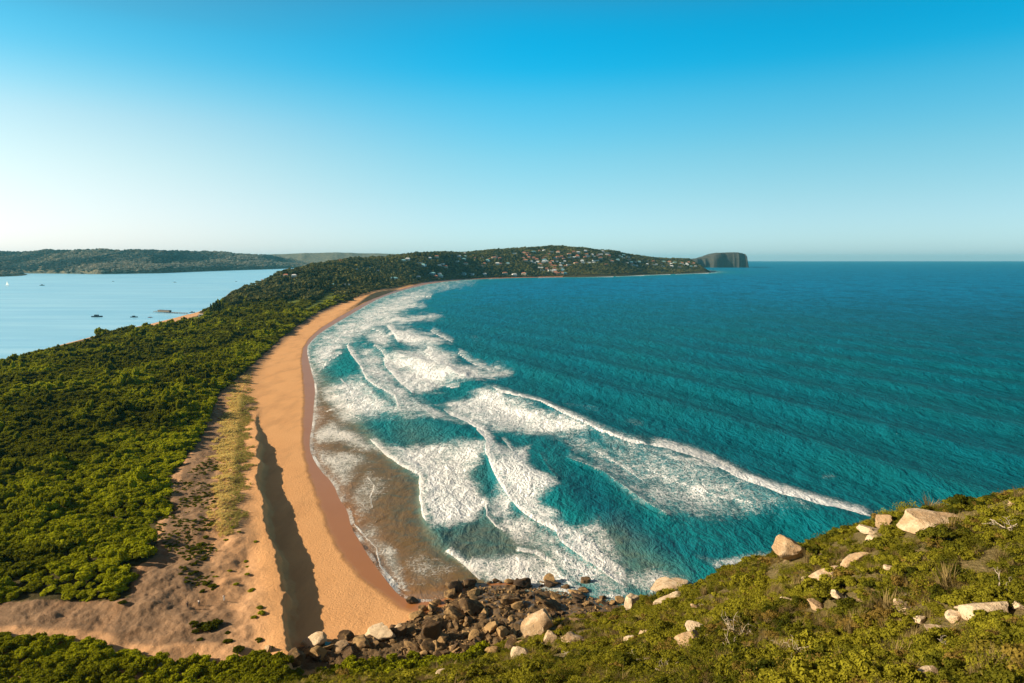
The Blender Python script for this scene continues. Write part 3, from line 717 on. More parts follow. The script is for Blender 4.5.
front([(512, 550), (537, 555), (552, 565), (560, 577), (576, 589)], 2.2, 0.5, 0.7, 8)
front([(352, 522), (366, 538), (376, 548), (380, 566), (394, 582), (404, 592)], 1.6, 0.12, 0.35, 8)
front([(366, 476), (374, 486), (370, 496), (372, 510)], 1.2, 0.15, 0.2, 6)
front([(560, 455), (600, 470), (625, 488), (650, 505), (675, 520)], 1.6, 2.2, 0.35, 14, 0.55)
front([(538, 450), (548, 470), (560, 484)], 1.2, 1.0, 0.2, 8, 0.4)

for ln in ([(318, 374), (328, 362), (344, 352)], [(342, 334), (360, 327), (378, 331), (388, 338)], [(398, 301), (414, 297), (434, 297)], [(404, 358), (414, 371), (428, 385)], [(330, 346), (346, 333), (366, 325)],
           [(372, 345), (382, 352), (390, 364)], [(424, 372), (440, 384), (462, 388)], [(330, 400), (344, 412), (362, 420)], [(408, 398), (424, 410), (436, 424)], [(455, 352), (472, 362), (500, 372)], [(372, 312), (392, 306), (420, 305)],
           [(500, 436), (512, 452), (530, 466)], [(400, 448), (424, 456), (446, 470), (452, 490)], [(640, 466), (680, 482), (720, 496), (760, 506)], [(590, 446), (620, 462), (650, 484)], [(356, 380), (370, 392), (380, 404)]):
    front(ln, 1.3, 0.4, 0.5, 7, 0.8)

# sand stirred up in the shallows
region([(300, 350), (330, 380), (345, 400), (372, 432), (404, 462), (424, 480), (424, 512), (440, 540), (470, 560), (500, 575), (520, 590), (470, 600), (400, 606), (350, 540), (305, 470), (296, 400)], 1.0, 14, sandy)
region([(430, 526), (480, 508), (540, 520), (570, 560), (560, 600), (480, 600), (440, 560)], 0.55, 16, sandy)
region([(400, 410), (480, 460), (500, 520), (440, 500), (390, 440)], 0.28, 14, sandy)
region([(580, 530), (620, 520), (650, 545), (690, 575), (690, 600), (600, 600)], 0.45, 14, sandy)
region([(640, 440), (700, 452), (745, 470), (740, 480), (690, 462)], 0.35, 6, sandy)
# thin wash along the waterline
dw = -inl
edge = np.exp(-np.clip(dw - 0.4, 0, 99) / 1.0) * (inl < 1.5) * (YY < 1000) * sstep(470, 425, PXs)
crest = np.maximum(crest, edge * 0.62 * (0.55 + 0.6 * vnoise(XX / 7, YY / 7, 91)))
foam = np.maximum(foam, 0.45 * np.exp(-np.clip(dw, 0, 999) / np.maximum(3, YY / 60)) * (YY > 250) * (inl < 3))
coast = np.exp(-np.clip(dw, 0, 999) / 7.0) * (YY > 2600) * (XX > 200)
foam = np.maximum(foam, 0.75 * coast * (vnoise(XX / 60, YY / 60, 2) > 0.35))

shal = np.exp(-np.clip(dw, 0, 1e5) / 150.0) * 0.9
shal = np.maximum(shal, 0.55 * sstep(60, 340, 520 - PXs + (PYs - 280) * 0.9) * (PYs > 264))
shal = np.clip(np.maximum(shal, 0.25 * sstep(2500, 600, YY) * sstep(900, 100, XX)), 0, 1)
shal = shal * (1 - 0.65 * sstep(0.0, 30, poly_sd(PXs, PYs, [(520, 450), (600, 470), (660, 520), (740, 545), (720, 580), (620, 560), (560, 510)])))
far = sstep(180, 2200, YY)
# swell
ph = (0.88 * XX + 0.475 * YY) + 26 * (fbm(XX / 280, YY / 280, 51, 3) - 0.5) * 2
grp = 0.5 + 1.0 * fbm(XX / 150, YY / 190, 55, 2)
w = 2 * math.pi * (ph - 281) / 70.0 + 0.6
swell = (np.cos(w) + 0.35 * np.cos(2 * w + 0.6)) * 1.65 * grp * (1 - 0.8 * sstep(420, 1100, YY)) + (fbm(XX / 16, YY / 22, 57, 3) - 0.5) * 0.9 + (fbm(XX / 5, YY / 7, 58, 2) - 0.5) * 0.28
swell = swell * sstep(2, 90, dw) * (1 - 0.75 * sstep(1500, 5000, YY))
calm = sstep(0.5, 30, dw)
sz = swell + lift * np.clip(dw / 25, 0.15, 1) + foam * (fbm(XX / 2.5, YY / 2.5, 61, 3) - 0.5) * 0.12 * calm + 0.05
kf = sea_keep[:-1, :-1] & sea_keep[1:, 1:]
land_in = inl > 25; kf &= ~(land_in[:-1, :-1] & land_in[1:, 1:] & land_in[:-1, 1:] & land_in[1:, :-1])
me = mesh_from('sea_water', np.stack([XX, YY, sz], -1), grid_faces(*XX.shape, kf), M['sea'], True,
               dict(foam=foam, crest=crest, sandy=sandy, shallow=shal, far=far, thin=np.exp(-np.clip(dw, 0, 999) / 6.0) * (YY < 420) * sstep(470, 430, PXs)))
tag(link(bpy.data.objects.new('sea_water', me)), 'teal ocean with white surf breaking towards the beach', kind='structure')
# open water beside and behind the headland
me = mesh_from('sea_water', [(40, -20000, -0.4), (22000, -20000, -0.4), (22000, 62, -0.4), (150, 62, -0.4), (40, 62, -0.4)][:4] , [(0, 1, 2, 3)], M['sea'])
tag(link(bpy.data.objects.new('sea_water', me)), 'open ocean behind the headland', kind='structure')

def bay_material():
    b = NB('bay_water'); p = b.pos()
    big = b.noise(b.pos((0.25, 1, 1)), 0.006, 4, 0.6)
    st_ = b.noise(b.pos((0.12, 1, 1)), 0.02, 5, 0.65)
    col = b.mix(b.math('MULTIPLY', b.math('ADD', b.step(big, 0.3, 0.7), b.step(st_, 0.4, 0.65)), 0.5), (0.16, 0.46, 0.70), (0.36, 0.66, 0.86))
    h = b.noise(b.pos((0.7, 1, 1)), 0.35, 5, 0.6)
    return b.done(b.pbr(col, b.step(big, 0.35, 0.65, 0.28, 0.4), 0.5, b.bump(h, 0.5, 0.5)))
M['bay'] = bay_material()
yb = np.array([-3000, -500, 0, 100, 200, 300, 400, 550, 700, 900, 1200, 1600, 2200, 3000, 4500, 7000, 11000, 18000]); ub = np.linspace(0, 1, 24)
U2, Y2 = np.meshgrid(ub, yb); sx = np.interp(Y2, spine[:, 1], spine[:, 0]); X2 = sx + (-14000 - sx) * U2 ** 2
me = mesh_from('bay_water', np.stack([X2, Y2, X2 * 0], -1), grid_faces(*X2.shape)[:, ::-1], M['bay'])
tag(link(bpy.data.objects.new('bay_water', me)), 'calm pale blue bay left of the spit', kind='structure')
# ------------------------------------------------------------------ plants: prototypes
def leaf_quads(P, N, size, rs, jit=0.6, aspect=1.0):
    """leaf-sized quads at points P facing roughly along N"""
    n = len(P); D = N + rs.normal(0, jit, (n, 3)); D /= np.linalg.norm(D, axis=1)[:, None]
    A = np.cross(D, rs.normal(0, 1, (n, 3))); A /= np.linalg.norm(A, axis=1)[:, None] + 1e-9
    B = np.cross(D, A); s = size * rs.uniform(0.6, 1.3, (n, 1))
    A = A * s; B = B * s * aspect
    V = np.stack([P - A - B * .6, P + A - B, P + A * .8 + B, P - A + B * .7], 1).reshape(-1, 3)
    return V, np.arange(4 * n).reshape(n, 4)

def clump_crown(seed, n_lumps, n_leaves, size, flat=0.7, spread=0.62, lump=(0.28, 0.46), core=True):
    """crown of unit radius: leaf clumps on uneven lumps with gaps between them"""
    rs = np.random.default_rng(seed)
    a = rs.uniform(0, 2 * math.pi, n_lumps); r = spread * np.sqrt(rs.uniform(0.02, 1, n_lumps))
    C = np.stack([r * np.cos(a), r * np.sin(a), flat * (0.25 + (1 - r ** 1.7) * rs.uniform(0.35, 0.9, n_lumps))], 1)
    Rl = rs.uniform(*lump, n_lumps) * np.array([1.0]); k = rs.integers(0, n_lumps, n_leaves)
    d = rs.normal(0, 1, (n_leaves, 3)); d[:, 2] = np.abs(d[:, 2]) * 0.9 - 0.25 * rs.uniform(0, 1, n_leaves)
    d /= np.linalg.norm(d, axis=1)[:, None]
    P = C[k] + d * Rl[k][:, None] * np.array([1, 1, 0.75]) * rs.uniform(0.75, 1.08, (n_leaves, 1))
    P[:, 2] = np.maximum(P[:, 2], 0.02)
    V, Fc = leaf_quads(P, d, size, rs)
    if core:                                                     # unseen solid lumps added to block light inside the crown
        bm = bmesh.new()
        for c, q in zip(C, Rl):
            bmesh.ops.create_icosphere(bm, subdivisions=1, radius=q * 0.82, matrix=Matrix.Translation(c) @ Matrix.Diagonal((1, 1, .75, 1)))
        cv = np.array([v.co[:] for v in bm.verts]); cf = np.array([[v.index for v in f.verts] + [f.verts[2].index] for f in bm.faces]) if False else None
        bm.verts.index_update(); tris = np.array([[v.index for v in f.verts] for f in bm.faces]); bm.free()
        cv += (rs.uniform(-1, 1, cv.shape)) * 0.05
        return V, Fc, cv, tris
    return V, Fc, None, None

def crown_mesh(name, mat, **kw):
    V, Fc, cv, tris = clump_crown(**kw)
    me = bpy.data.meshes.new(name)
    fl = [tuple(f) for f in Fc.tolist()]; allv = V
    if cv is not None:
        o = len(V); allv = np.vstack([V, cv]); fl += [tuple(int(i) + o for i in t) for t in tris]
    me.from_pydata(allv.tolist(), [], fl); me.materials.append(mat); me.update(); return me

def tuft_mesh(name, mat, seed, n, h, w, lean=0.5, twigs=0):
    rs = np.random.default_rng(seed); V = []; Fc = []
    for i in range(n):
        a = rs.uniform(0, 2 * math.pi); r0 = rs.uniform(0, 0.35); b = np.array([math.cos(a) * r0, math.sin(a) * r0, 0])
        out = np.array([math.cos(a + rs.normal(0, .7)), math.sin(a + rs.normal(0, .7)), 0]) * rs.uniform(0.1, lean)
        hh = h * rs.uniform(0.5, 1.1); tip = b + out + np.array([0, 0, hh]); mid = b + out * 0.35 + np.array([0, 0, hh * 0.6])
        s = np.cross(out + 1e-6, [0, 0, 1]); s = s / (np.linalg.norm(s) + 1e-9) * w * rs.uniform(.7, 1.3)
        o = len(V); V += [b - s, b + s, mid + s * .8, mid - s * .8, tip]; Fc += [(o, o + 1, o + 2, o + 3), (o + 3, o + 2, o + 4)]
    me = bpy.data.meshes.new(name); me.from_pydata([tuple(v) for v in V], [], Fc); me.materials.append(mat); me.update(); return me

def heath_mesh(name, mat, seed, n=480):
    """low heath shrub: upright sprays of small leaves on thin stems, unit size"""
    rs = np.random.default_rng(seed); ns = 20
    P = []; N = []
    for s in range(ns):
        a = rs.uniform(0, 2 * math.pi); lean = rs.uniform(0.0, 0.75); hh = rs.uniform(0.45, 1.0) * (1 - 0.35 * lean)
        b = np.array([math.cos(a), math.sin(a), 0]) * rs.uniform(0, 0.35)
        tip = b + np.array([math.cos(a) * lean * .7, math.sin(a) * lean * .7, hh])
        for k in range(n // ns):
            t = rs.uniform(0.25, 1.0) ; q = b + (tip - b) * t + rs.normal(0, 0.075, 3); P.append(q)
            d = np.array([math.cos(a), math.sin(a), 0.7]) + rs.normal(0, .5, 3); N.append(d / np.linalg.norm(d))
    P = np.array(P); P[:, 2] = np.maximum(P[:, 2], 0.01)
    V, Fc = leaf_quads(P, np.array(N), 0.044, rs, 0.8, 0.45)
    me = bpy.data.meshes.new(name); me.from_pydata(V.tolist(), [], [tuple(f) for f in Fc.tolist()]); me.materials.append(mat); me.update(); return me

BUSH = [crown_mesh('bush_crown', M['scrub'], seed=100 + i, n_lumps=9 + i, n_leaves=620, size=0.085, flat=0.62, spread=0.66) for i in range(5)]
FARB = [crown_mesh('bush_crown', M['scrub'], seed=130 + i, n_lumps=8 + i, n_leaves=200, size=0.14, flat=0.62, spread=0.66) for i in range(4)]
HEATH = [heath_mesh('heath_sprays', M['heath'], 200 + i) for i in range(5)]
HEATHB = [crown_mesh('heath_crown', M['heath'], seed=220 + i, n_lumps=10, n_leaves=900, size=0.045, flat=0.7, spread=0.66, lump=(0.2, 0.36)) for i in range(3)]
GRASS = [tuft_mesh('grass_blades', M['dune_grass'], 240 + i, 60, 0.8, 0.02, 0.7) for i in range(3)]
BAYFOREST = [crown_mesh('bay_forest_crown', M['bay_forest'], seed=280 + i, n_lumps=5, n_leaves=40, size=0.26, flat=1.0, spread=0.55, lump=(0.34, 0.5)) for i in range(4)]
FOREST = [crown_mesh('forest_crown', M['forest'], seed=260 + i, n_lumps=6, n_leaves=46, size=0.24, flat=1.15, spread=0.55, lump=(0.34, 0.5)) for i in range(5)]

def scatter(name, pts, scl, rot, pid, tint, protos, label, cat=None):
    """one object that repeats the given plants at every point"""
    pc = bpy.data.collections.new(name + '_plants')
    for i, me in enumerate(protos):
        o = bpy.data.objects.new('%s_plant_%02d' % (name, i), me); pc.objects.link(o)
    me = bpy.data.meshes.new(name); me.vertices.add(len(pts)); me.vertices.foreach_set('co', np.asarray(pts, np.float32).ravel())
    def put(n, t, v, key):
        a = me.attributes.new(n, t, 'POINT'); a.data.foreach_set(key, v.ravel())
    put('scl', 'FLOAT_VECTOR', np.asarray(scl, np.float32), 'vector'); put('rot', 'FLOAT_VECTOR', np.asarray(rot, np.float32), 'vector')
    put('pid', 'INT', np.asarray(pid, np.int32), 'value'); put('tint', 'FLOAT', np.asarray(tint, np.float32), 'value')
    o = link(bpy.data.objects.new(name, me)); tag(o, label, None, None, 'stuff')
    g = bpy.data.node_groups.new(name + '_spread', 'GeometryNodeTree')
    g.interface.new_socket('Geometry', in_out='INPUT', socket_type='NodeSocketGeometry')
    g.interface.new_socket('Geometry', in_out='OUTPUT', socket_type='NodeSocketGeometry')
    gi = g.nodes.new('NodeGroupInput'); go = g.nodes.new('NodeGroupOutput'); io = g.nodes.new('GeometryNodeInstanceOnPoints')
    ci = g.nodes.new('GeometryNodeCollectionInfo'); ci.inputs['Collection'].default_value = pc
    ci.inputs['Separate Children'].default_value = True; ci.inputs['Reset Children'].default_value = True
    def na(n, t):
        a = g.nodes.new('GeometryNodeInputNamedAttribute'); a.data_type = t; a.inputs['Name'].default_value = n; return a.outputs['Attribute']
    L = g.links.new
    L(gi.outputs[0], io.inputs['Points']); L(ci.outputs[0], io.inputs['Instance']); io.inputs['Pick Instance'].default_value = True
    L(na('pid', 'INT'), io.inputs['Instance Index']); L(na('rot', 'FLOAT_VECTOR'), io.inputs['Rotation']); L(na('scl', 'FLOAT_VECTOR'), io.inputs['Scale'])
    L(io.outputs[0], go.inputs[0])
    md = o.modifiers.new('spread', 'NODES'); md.node_group = g
    return o

def jgrid(x0, x1, y0, y1, step):
    gx, gy = np.meshgrid(np.arange(x0, x1, step), np.arange(y0, y1, step))
    gx = gx + rng.uniform(-.5, .5, gx.shape) * step; gy = gy + rng.uniform(-.5, .5, gy.shape) * step
    return gx.ravel(), gy.ravel()

def in_view(x, y, z, m=60):
    px, py = proj(x, y, z); return (px > -m) & (px < 1024 + m) & (py < 683 + m) & (y > 1)

# ------------------------------------------------------------------ dune scrub: the nearest bushes one by one, the rest as one canopy
x, y = np.concatenate([np.stack(jgrid(-330, 20, 110, 420, 3.0)), np.stack(jgrid(-460, 0, 420, 800, 3.9)), np.stack(jgrid(-700, -50, 800, 1500, 5.4))], 1)
sd = poly_sd(x, y, SCRUB); pad = np.where(y < 420, 1.2, 2.5)
okm = (sd > pad) & (rng.uniform(0, 1, len(x)) < 0.9)
for L in LAWNS: okm &= poly_sd(x, y, L) < 1
okm &= poly_sd(x, y, SANDBAY) < -24
shd, _, _ = polyline_dist(x, y, SHORE); okm &= (shd > 30)
x, y, sd = x[okm], y[okm], sd[okm]; z = low_z(x, y)
hzz = np.where(y < 230, head_z(x, y), -50)
# sandy track along the foot of the headland stays open
m = in_view(x, y, z, 260) & (hzz < z + 0.5); x, y, z, sd = x[m], y[m], z[m], sd[m]
edge_w, _, _ = polyline_dist(x, y, [unp(*p, 5)[:2] for p in EDGE_PX[3:]])
bright = 0.2 + np.clip(1.0 - edge_w / np.interp(y, [150, 300, 500, 900], [62, 60, 45, 40]), 0, 1) * 0.75 + (fbm(x / 26, y / 26, 301, 3) - 0.42) * 1.5
bright = bright - np.where(y > 330, 0.55 * (vnoise(x / 22, y / 40, 309) > .55), 0)
bright = np.clip(np.where(y < 260, bright + 0.10, bright) + rng.normal(-0.06, .16, len(x)), 0.0, 1.0)
hgt = 1.5 + 5.2 * np.clip(fbm(x / 12, y / 15, 305, 3) - .30, 0, 1) + 0.8 * np.clip(sd / 25, 0, 1)
rad = np.where(y < 420, 1.0, np.where(y < 800, 1.3, 1.9)) * (1.5 + 2.6 * rng.uniform(0, 1, len(x)) ** 1.8)
hgt = hgt * np.where(y < 800, 1, 1.25) * rng.uniform(0.75, 1.2, len(x)) * np.where(rng.uniform(0, 1, len(x)) < np.where(y > 330, 0.10, 0.03), rng.uniform(1.4, 2.0, len(x)), 1.0) * np.where(y > 330, 0.6 + 0.9 * vnoise(x / 9, y / 14, 307), 1)
S = np.stack([rad, rad, hgt], 1); ROT = np.stack([rng.normal(0, .12, len(x)), rng.normal(0, .12, len(x)), rng.uniform(0, 6.28, len(x))], 1)
dist = np.hypot(np.hypot(x, y), H - z); vis = in_view(x, y, z + 2, 0)
order = np.argsort(np.where(vis, dist, 1e9))
n_ind = 200; ind = order[:n_ind]; rest = order[n_ind:]
def lone_bush(i, x, y, z, s, rot, t, label, group, protos=BUSH, name='coastal_bush', cat='bush'):
    o = link(bpy.data.objects.new(name, protos[i % len(protos)])); o.location = (x, y, z - 0.15); o.scale = s; o.rotation_euler = rot
    o['tint'] = float(t); return tag(o, label, cat, group)
for k, i in enumerate(ind):
    bright_one = bright[i] > 0.45
    lone_bush(k, x[i], y[i], z[i], S[i], ROT[i], bright[i],
              'bright green wind-cropped bush at the sandy near edge of the spit scrub' if bright_one else 'dark olive wind-cropped bush at the sandy near edge of the spit scrub',
              'bright bushes at the near edge of the scrub' if bright_one else 'dark bushes at the near edge of the scrub')
pid = np.where(y[rest] < 420, rng.integers(0, 5, len(rest)), 5 + rng.integers(0, 4, len(rest)))
scatter('coastal_scrub_foliage', np.stack([x, y, z - 0.2], 1)[rest], S[rest], ROT[rest], pid, bright[rest], BUSH + FARB, 'dense green coastal scrub covering the spit')

# bushes at the foot of the headland, bottom left
FOOT = [unp(*p, 7)[:2] for p in [(-120, 636), (30, 634), (100, 640), (150, 655), (175, 657), (200, 650), (222, 660), (258, 646), (278, 656), (310, 657), (345, 641), (380, 636), (425, 638), (470, 648), (500, 700), (480, 760), (-120, 760)]]
x, y = jgrid(-170, 20, 80, 190, 1.9); m = poly_sd(x, y, FOOT) > 0.4; x, y = x[m], y[m]; z = G(x, y)
m = in_view(x, y, z, 90); x, y, z = x[m], y[m], z[m]
rad = rng.uniform(1.2, 2.2, len(x)); hg = rng.uniform(1.0, 2.4, len(x)) * (0.6 + 0.9 * fbm(x / 9, y / 9, 333, 3))
br = np.clip(fbm(x / 10, y / 10, 335, 3) * 1.3 - 0.05, 0, 1)
for k in range(len(x)):
    if k % 8 == 0 and k < 90 * 8:
        lone_bush(k, x[k], y[k], z[k], (rad[k], rad[k], hg[k]), (0, 0, rng.uniform(0, 6)), br[k], 'dark green bush in the thicket at the foot of the headland slope', 'bushes at the foot of the slope')
r_ = np.array([k for k in range(len(x)) if not (k % 8 == 0 and k < 90 * 8)])
scatter('thicket_foliage', np.stack([x, y, z - 0.2], 1)[r_], np.stack([rad, rad, hg], 1)[r_], np.stack([x * 0, x * 0, rng.uniform(0, 6, len(x))], 1)[r_], rng.integers(0, 5, len(r_)), br[r_], BUSH,
        'dark green thicket at the foot of the headland slope')

# the big stones on the slope, each as the photograph shows it: pixel place, width, height over width, name, label
SLOPE_ROCKS = [
    (936, 521, 56, .36, 'rock_slab', 'broad flat pale sandstone slab near the crest of the heath slope', 0.1),
    (942, 507, 20, .35, 'boulder', 'small pale stone just behind the broad flat slab', 0.3),
    (886, 520, 22, .6, 'boulder', 'upright pale boulder at the crest left of the broad slab', 0.4),
    (871, 530, 22, .42, 'boulder', 'flat pinkish stone under the upright crest boulder', -0.2),
    (874, 539, 17, .62, 'boulder', 'rounded cream stone below the flat pinkish crest stone', 0.1),
    (832, 530, 20, .72, 'rock_outcrop', 'square sandstone block on the crest above the surf', 0.1),
    (792, 552, 42, .62, 'rock_outcrop', 'large craggy sandstone outcrop falling to the sea at the crest', -0.5),
    (807, 579, 13, .75, 'boulder', 'small bright round stone at the end of a low sandstone ledge', 0),
    (826, 577, 34, .28, 'rock_ledge', 'long low tan ledge beside the small bright round stone', 0.35),
    (856, 562, 34, .25, 'rock_ledge', 'broken tan ledge half buried in heath below the crest', 0.5),
    (788, 601, 17, .4, 'boulder', 'narrow flat white stone alone in the heath', 0.15),
    (820, 606, 24, .35, 'boulder', 'whitish flat stone left of a dead grey branch', -0.1),
    (843, 598, 26, .3, 'boulder', 'grey weathered stone pointing down the slope', -0.5),
    (908, 606, 20, .62, 'boulder', 'pale tilted stone in the middle of the heath', -0.6),
    (922, 620, 16, .5, 'boulder', 'small oval pale stone under the tilted one', 0),
    (936, 630, 22, .28, 'boulder', 'thin pale stone sliver lying flat in the heath', 0),
    (955, 616, 19, .66, 'boulder', 'rounded stone leaning against the large right hand slab', 0.2),
    (976, 609, 26, .35, 'boulder', 'grey cream stone behind the large rounded slab', 0.2),
    (996, 614, 52, .36, 'rock_slab', 'large rounded tan slab near the right edge of the slope', 0.25),
    (933, 676, 26, .4, 'boulder', 'pale stone cut by the bottom of the picture', 0.1),
    (1022, 606, 14, .6, 'boulder', 'pale stone at the right edge level with the large slab', 0),
    (1018, 503, 16, .5, 'boulder', 'pale stone at the right edge just under the crest', 0),
    (1023, 491, 18, .7, 'boulder', 'tan boulder standing on the crest at the right edge', 0),
    (891, 568, 16, .28, 'boulder', 'small flat stone strip in the heath below the crest stones', 0),
    (692, 640, 32, .55, 'boulder', 'large reddish rounded boulder low on the heath slope', 0.5),
    (679, 656, 14, .7, 'boulder', 'small tan stone touching the lower end of the reddish boulder', 0),
    (697, 627, 24, .38, 'boulder', 'broken pale stone above the reddish boulder', 0.2),
    (657, 672, 18, .32, 'boulder', 'whitish flat stone near the bottom below the reddish boulder', 0.2),
    (633, 605, 16, 1.25, 'rock_pillar', 'short orange sandstone pillar at the lower end of the crest', 0),
    (666, 592, 58, .24, 'rock_ledge', 'long straight sandstone ledge running up from the orange pillar', 0.32),
    (672, 601, 40, .16, 'rock_ledge', 'second thinner ledge just below the long straight one', 0.32),
    (697, 607, 12, .45, 'boulder', 'small white stone below the upper end of the long ledge', -0.5),
    (632, 640, 18, .35, 'boulder', 'low tan stone among the heath left of the reddish boulder', 0.4),
    (645, 634, 18, .35, 'boulder', 'second low tan stone just right of the first', 0.4),
    (552, 637, 24, .6, 'boulder', 'big cream boulder with a dark cap above the shore rocks', 0),
    (572, 640, 26, .36, 'rock_ledge', 'cream ledge trailing right from the big cream boulder', -0.1),
    (536, 628, 46, .5, 'rock_outcrop', 'brown rock outcrop edging the heath above the shore rocks', 0.7),
    (519, 655, 18, .9, 'rock_outcrop', 'orange earth-stained outcrop under the brown one', 0.7),
    (442, 676, 16, .4, 'boulder', 'flat grey stone near the bottom among the lower bushes', 0),
    (722, 560, 14, .4, 'boulder', 'dark stone at the waterline washed by foam under the crest', 0),
]
rkx, rky, rkz, _ = hits([r[0] for r in SLOPE_ROCKS], [r[1] + r[2] * r[3] * 0.35 for r in SLOPE_ROCKS])
ROCK_R = np.array([r[2] for r in SLOPE_ROCKS]) / 2 / F * np.sqrt(rkx ** 2 + rky ** 2 + (H - rkz) ** 2)

# ------------------------------------------------------------------ heath on the headland slope
x, y = np.concatenate([np.stack(jgrid(-60, 130, 4, 60, 0.62)), np.stack(jgrid(-60, 120, 60, 150, 0.8))], 1)
z = head_z(x, y); d, sd_, _ = polyline_dist(x, y, CREST)
bald = fbm(x / 7, y / 7, 351, 4)
m = in_view(x, y, z, 60) & (z > 6) & ((sd_ > 0) | (d < 4 + 5 * vnoise(x / 5, y / 5, 3))) & (poly_sd(x, y, FOOT) < 0.5) & (poly_sd(x, y, ROCKS) < -1 ) & (bald < 0.70) & (z > low_z(x, y) + 0.8) & (np.hypot(x, y) > 9)
for qx, qy, qr in zip(rkx, rky, ROCK_R):                         # stones lie bare, with low growth on the downhill and camera side
    l = math.hypot(qx, qy); along = ((x - qx) * -qx + (y - qy) * -qy) / l; across = np.abs((x - qx) * -qy + (y - qy) * qx) / l
    m &= ~((across < qr * 0.95 + 0.1) & (along > -qr * 0.7) & (along < min(qr * 0.6 + 1.0, 1.9)))
x, y, z, bald = x[m], y[m], z[m], bald[m]
sz_ = rng.uniform(0.55, 1.15, len(x)) * (0.6 + 0.8 * fbm(x / 6, y / 6, 353, 3)); big_ = rng.uniform(0, 1, len(x)) < 0.07
sz_ = np.where(big_, sz_ * 1.7, sz_)
hs = sz_ * rng.uniform(0.7, 1.15, len(x)); tn = np.clip(fbm(x / 7, y / 7, 355, 3) * 1.7 - .15 + rng.normal(0, .22, len(x)), 0, 1)
pid = np.where(rng.uniform(0, 1, len(x)) < 0.45, 5 + rng.integers(0, 3, len(x)), rng.integers(0, 5, len(x)))
pid = np.where(rng.uniform(0, 1, len(x)) < 0.04 + 0.30 * (fbm(x / 5, y / 5, 359, 3) > .60), 8 + rng.integers(0, 2, len(x)), pid)
dist = np.hypot(np.hypot(x, y), H - z)
order = np.argsort(-sz_ / dist + (pid > 7) * 9); ind = order[:220]; rest = order[220:]
HP = HEATH + HEATHB + [tuft_mesh('sedge_blades', M['dryleaf'], 250 + i, 90, 1.0, 0.018, 0.8) for i in range(2)]
for k, i in enumerate(ind):
    lone_bush(pid[i], x[i], y[i], z[i], (sz_[i], sz_[i], hs[i]), (0, 0, rng.uniform(0, 6)), tn[i], 'larger green heath shrub standing above the heath of the headland slope', 'larger heath shrubs on the slope', HP, 'heath_shrub', 'shrub')
scatter('heath_foliage', np.stack([x, y, z - 0.05], 1)[rest], np.stack([sz_ * 1.1, sz_ * 1.1, hs], 1)[rest], np.stack([rng.normal(0, .15, len(x)), rng.normal(0, .15, len(x)), rng.uniform(0, 6, len(x))], 1)[rest], pid[rest], tn[rest], HP,
        'low green and tan heath covering the headland slope')

# ------------------------------------------------------------------ dune grass and small dune plants
STRIP = [unp(*p, 5)[:2] for p in [(250, 366), (252, 385), (250, 410), (247, 440), (248, 470), (246, 500), (240, 520), (232, 540), (214, 560), (206, 555), (210, 530), (212, 500), (216, 470), (216, 440), (224, 410), (232, 385)]]
x, y = np.concatenate([np.stack(jgrid(-190, -40, 150, 440, 0.8)), np.stack(jgrid(-250, -120, 440, 640, 1.3))], 1); sdp = poly_sd(x, y, STRIP) + (fbm(x / 5, y / 5, 361, 4) - 0.55) * 15
m = (sdp > 0) & (rng.uniform(0, 1, len(x)) < 0.85); x, y = x[m], y[m]
cxs = np.interp(y, [150, 210, 260, 330, 420], [-86, -82, -92, -112, -140])
z = low_z(x, y); tn = np.clip(1.0 - sstep(-1, 3, x - np.interp(y, [unp(225, q, 5)[1] for q in (540, 500, 440, 400, 366)], [unp(p, q, 5)[0] for p, q in ((222, 540), (228, 500), (234, 440), (238, 400), (248, 366))])) * 0.8 + rng.normal(0, .12, len(x)), 0, 1)
s = rng.uniform(0.7, 1.3, len(x))
scatter('dune_grass', np.stack([x, y, z], 1), np.stack([s, s, s * .8], 1), np.stack([x * 0, x * 0, rng.uniform(0, 6, len(x))], 1), rng.integers(0, 3, len(x)), tn, GRASS, 'tan and green marram grass strip along the dune')

# low grey-green creepers over the trodden sand behind the strip
CP_ = [unp(*p, 5)[:2] for p in [(168, 500), (186, 470), (204, 442), (220, 408), (226, 410), (220, 440), (216, 480), (212, 520), (206, 560), (212, 590), (190, 585), (176, 560), (160, 540)]]
x, y = jgrid(-130, -60, 150, 420, 1.1); dens = fbm(x / 4, y / 4, 371, 4)
m = (poly_sd(x, y, CP_) > -1.5) & (dens > 0.47) & (rng.uniform(0, 1, len(x)) < 0.8); x, y = x[m], y[m]; s = rng.uniform(0.25, 0.8, len(x))
scatter('dune_creeper_foliage', np.stack([x, y, low_z(x, y) - .05], 1), np.stack([s, s, s * .55], 1), np.stack([x * 0, x * 0, rng.uniform(0, 6, len(x))], 1), rng.integers(0, 4, len(x)), rng.uniform(0, .25, len(x)), FARB, 'sparse grey green creepers on the trodden sand')

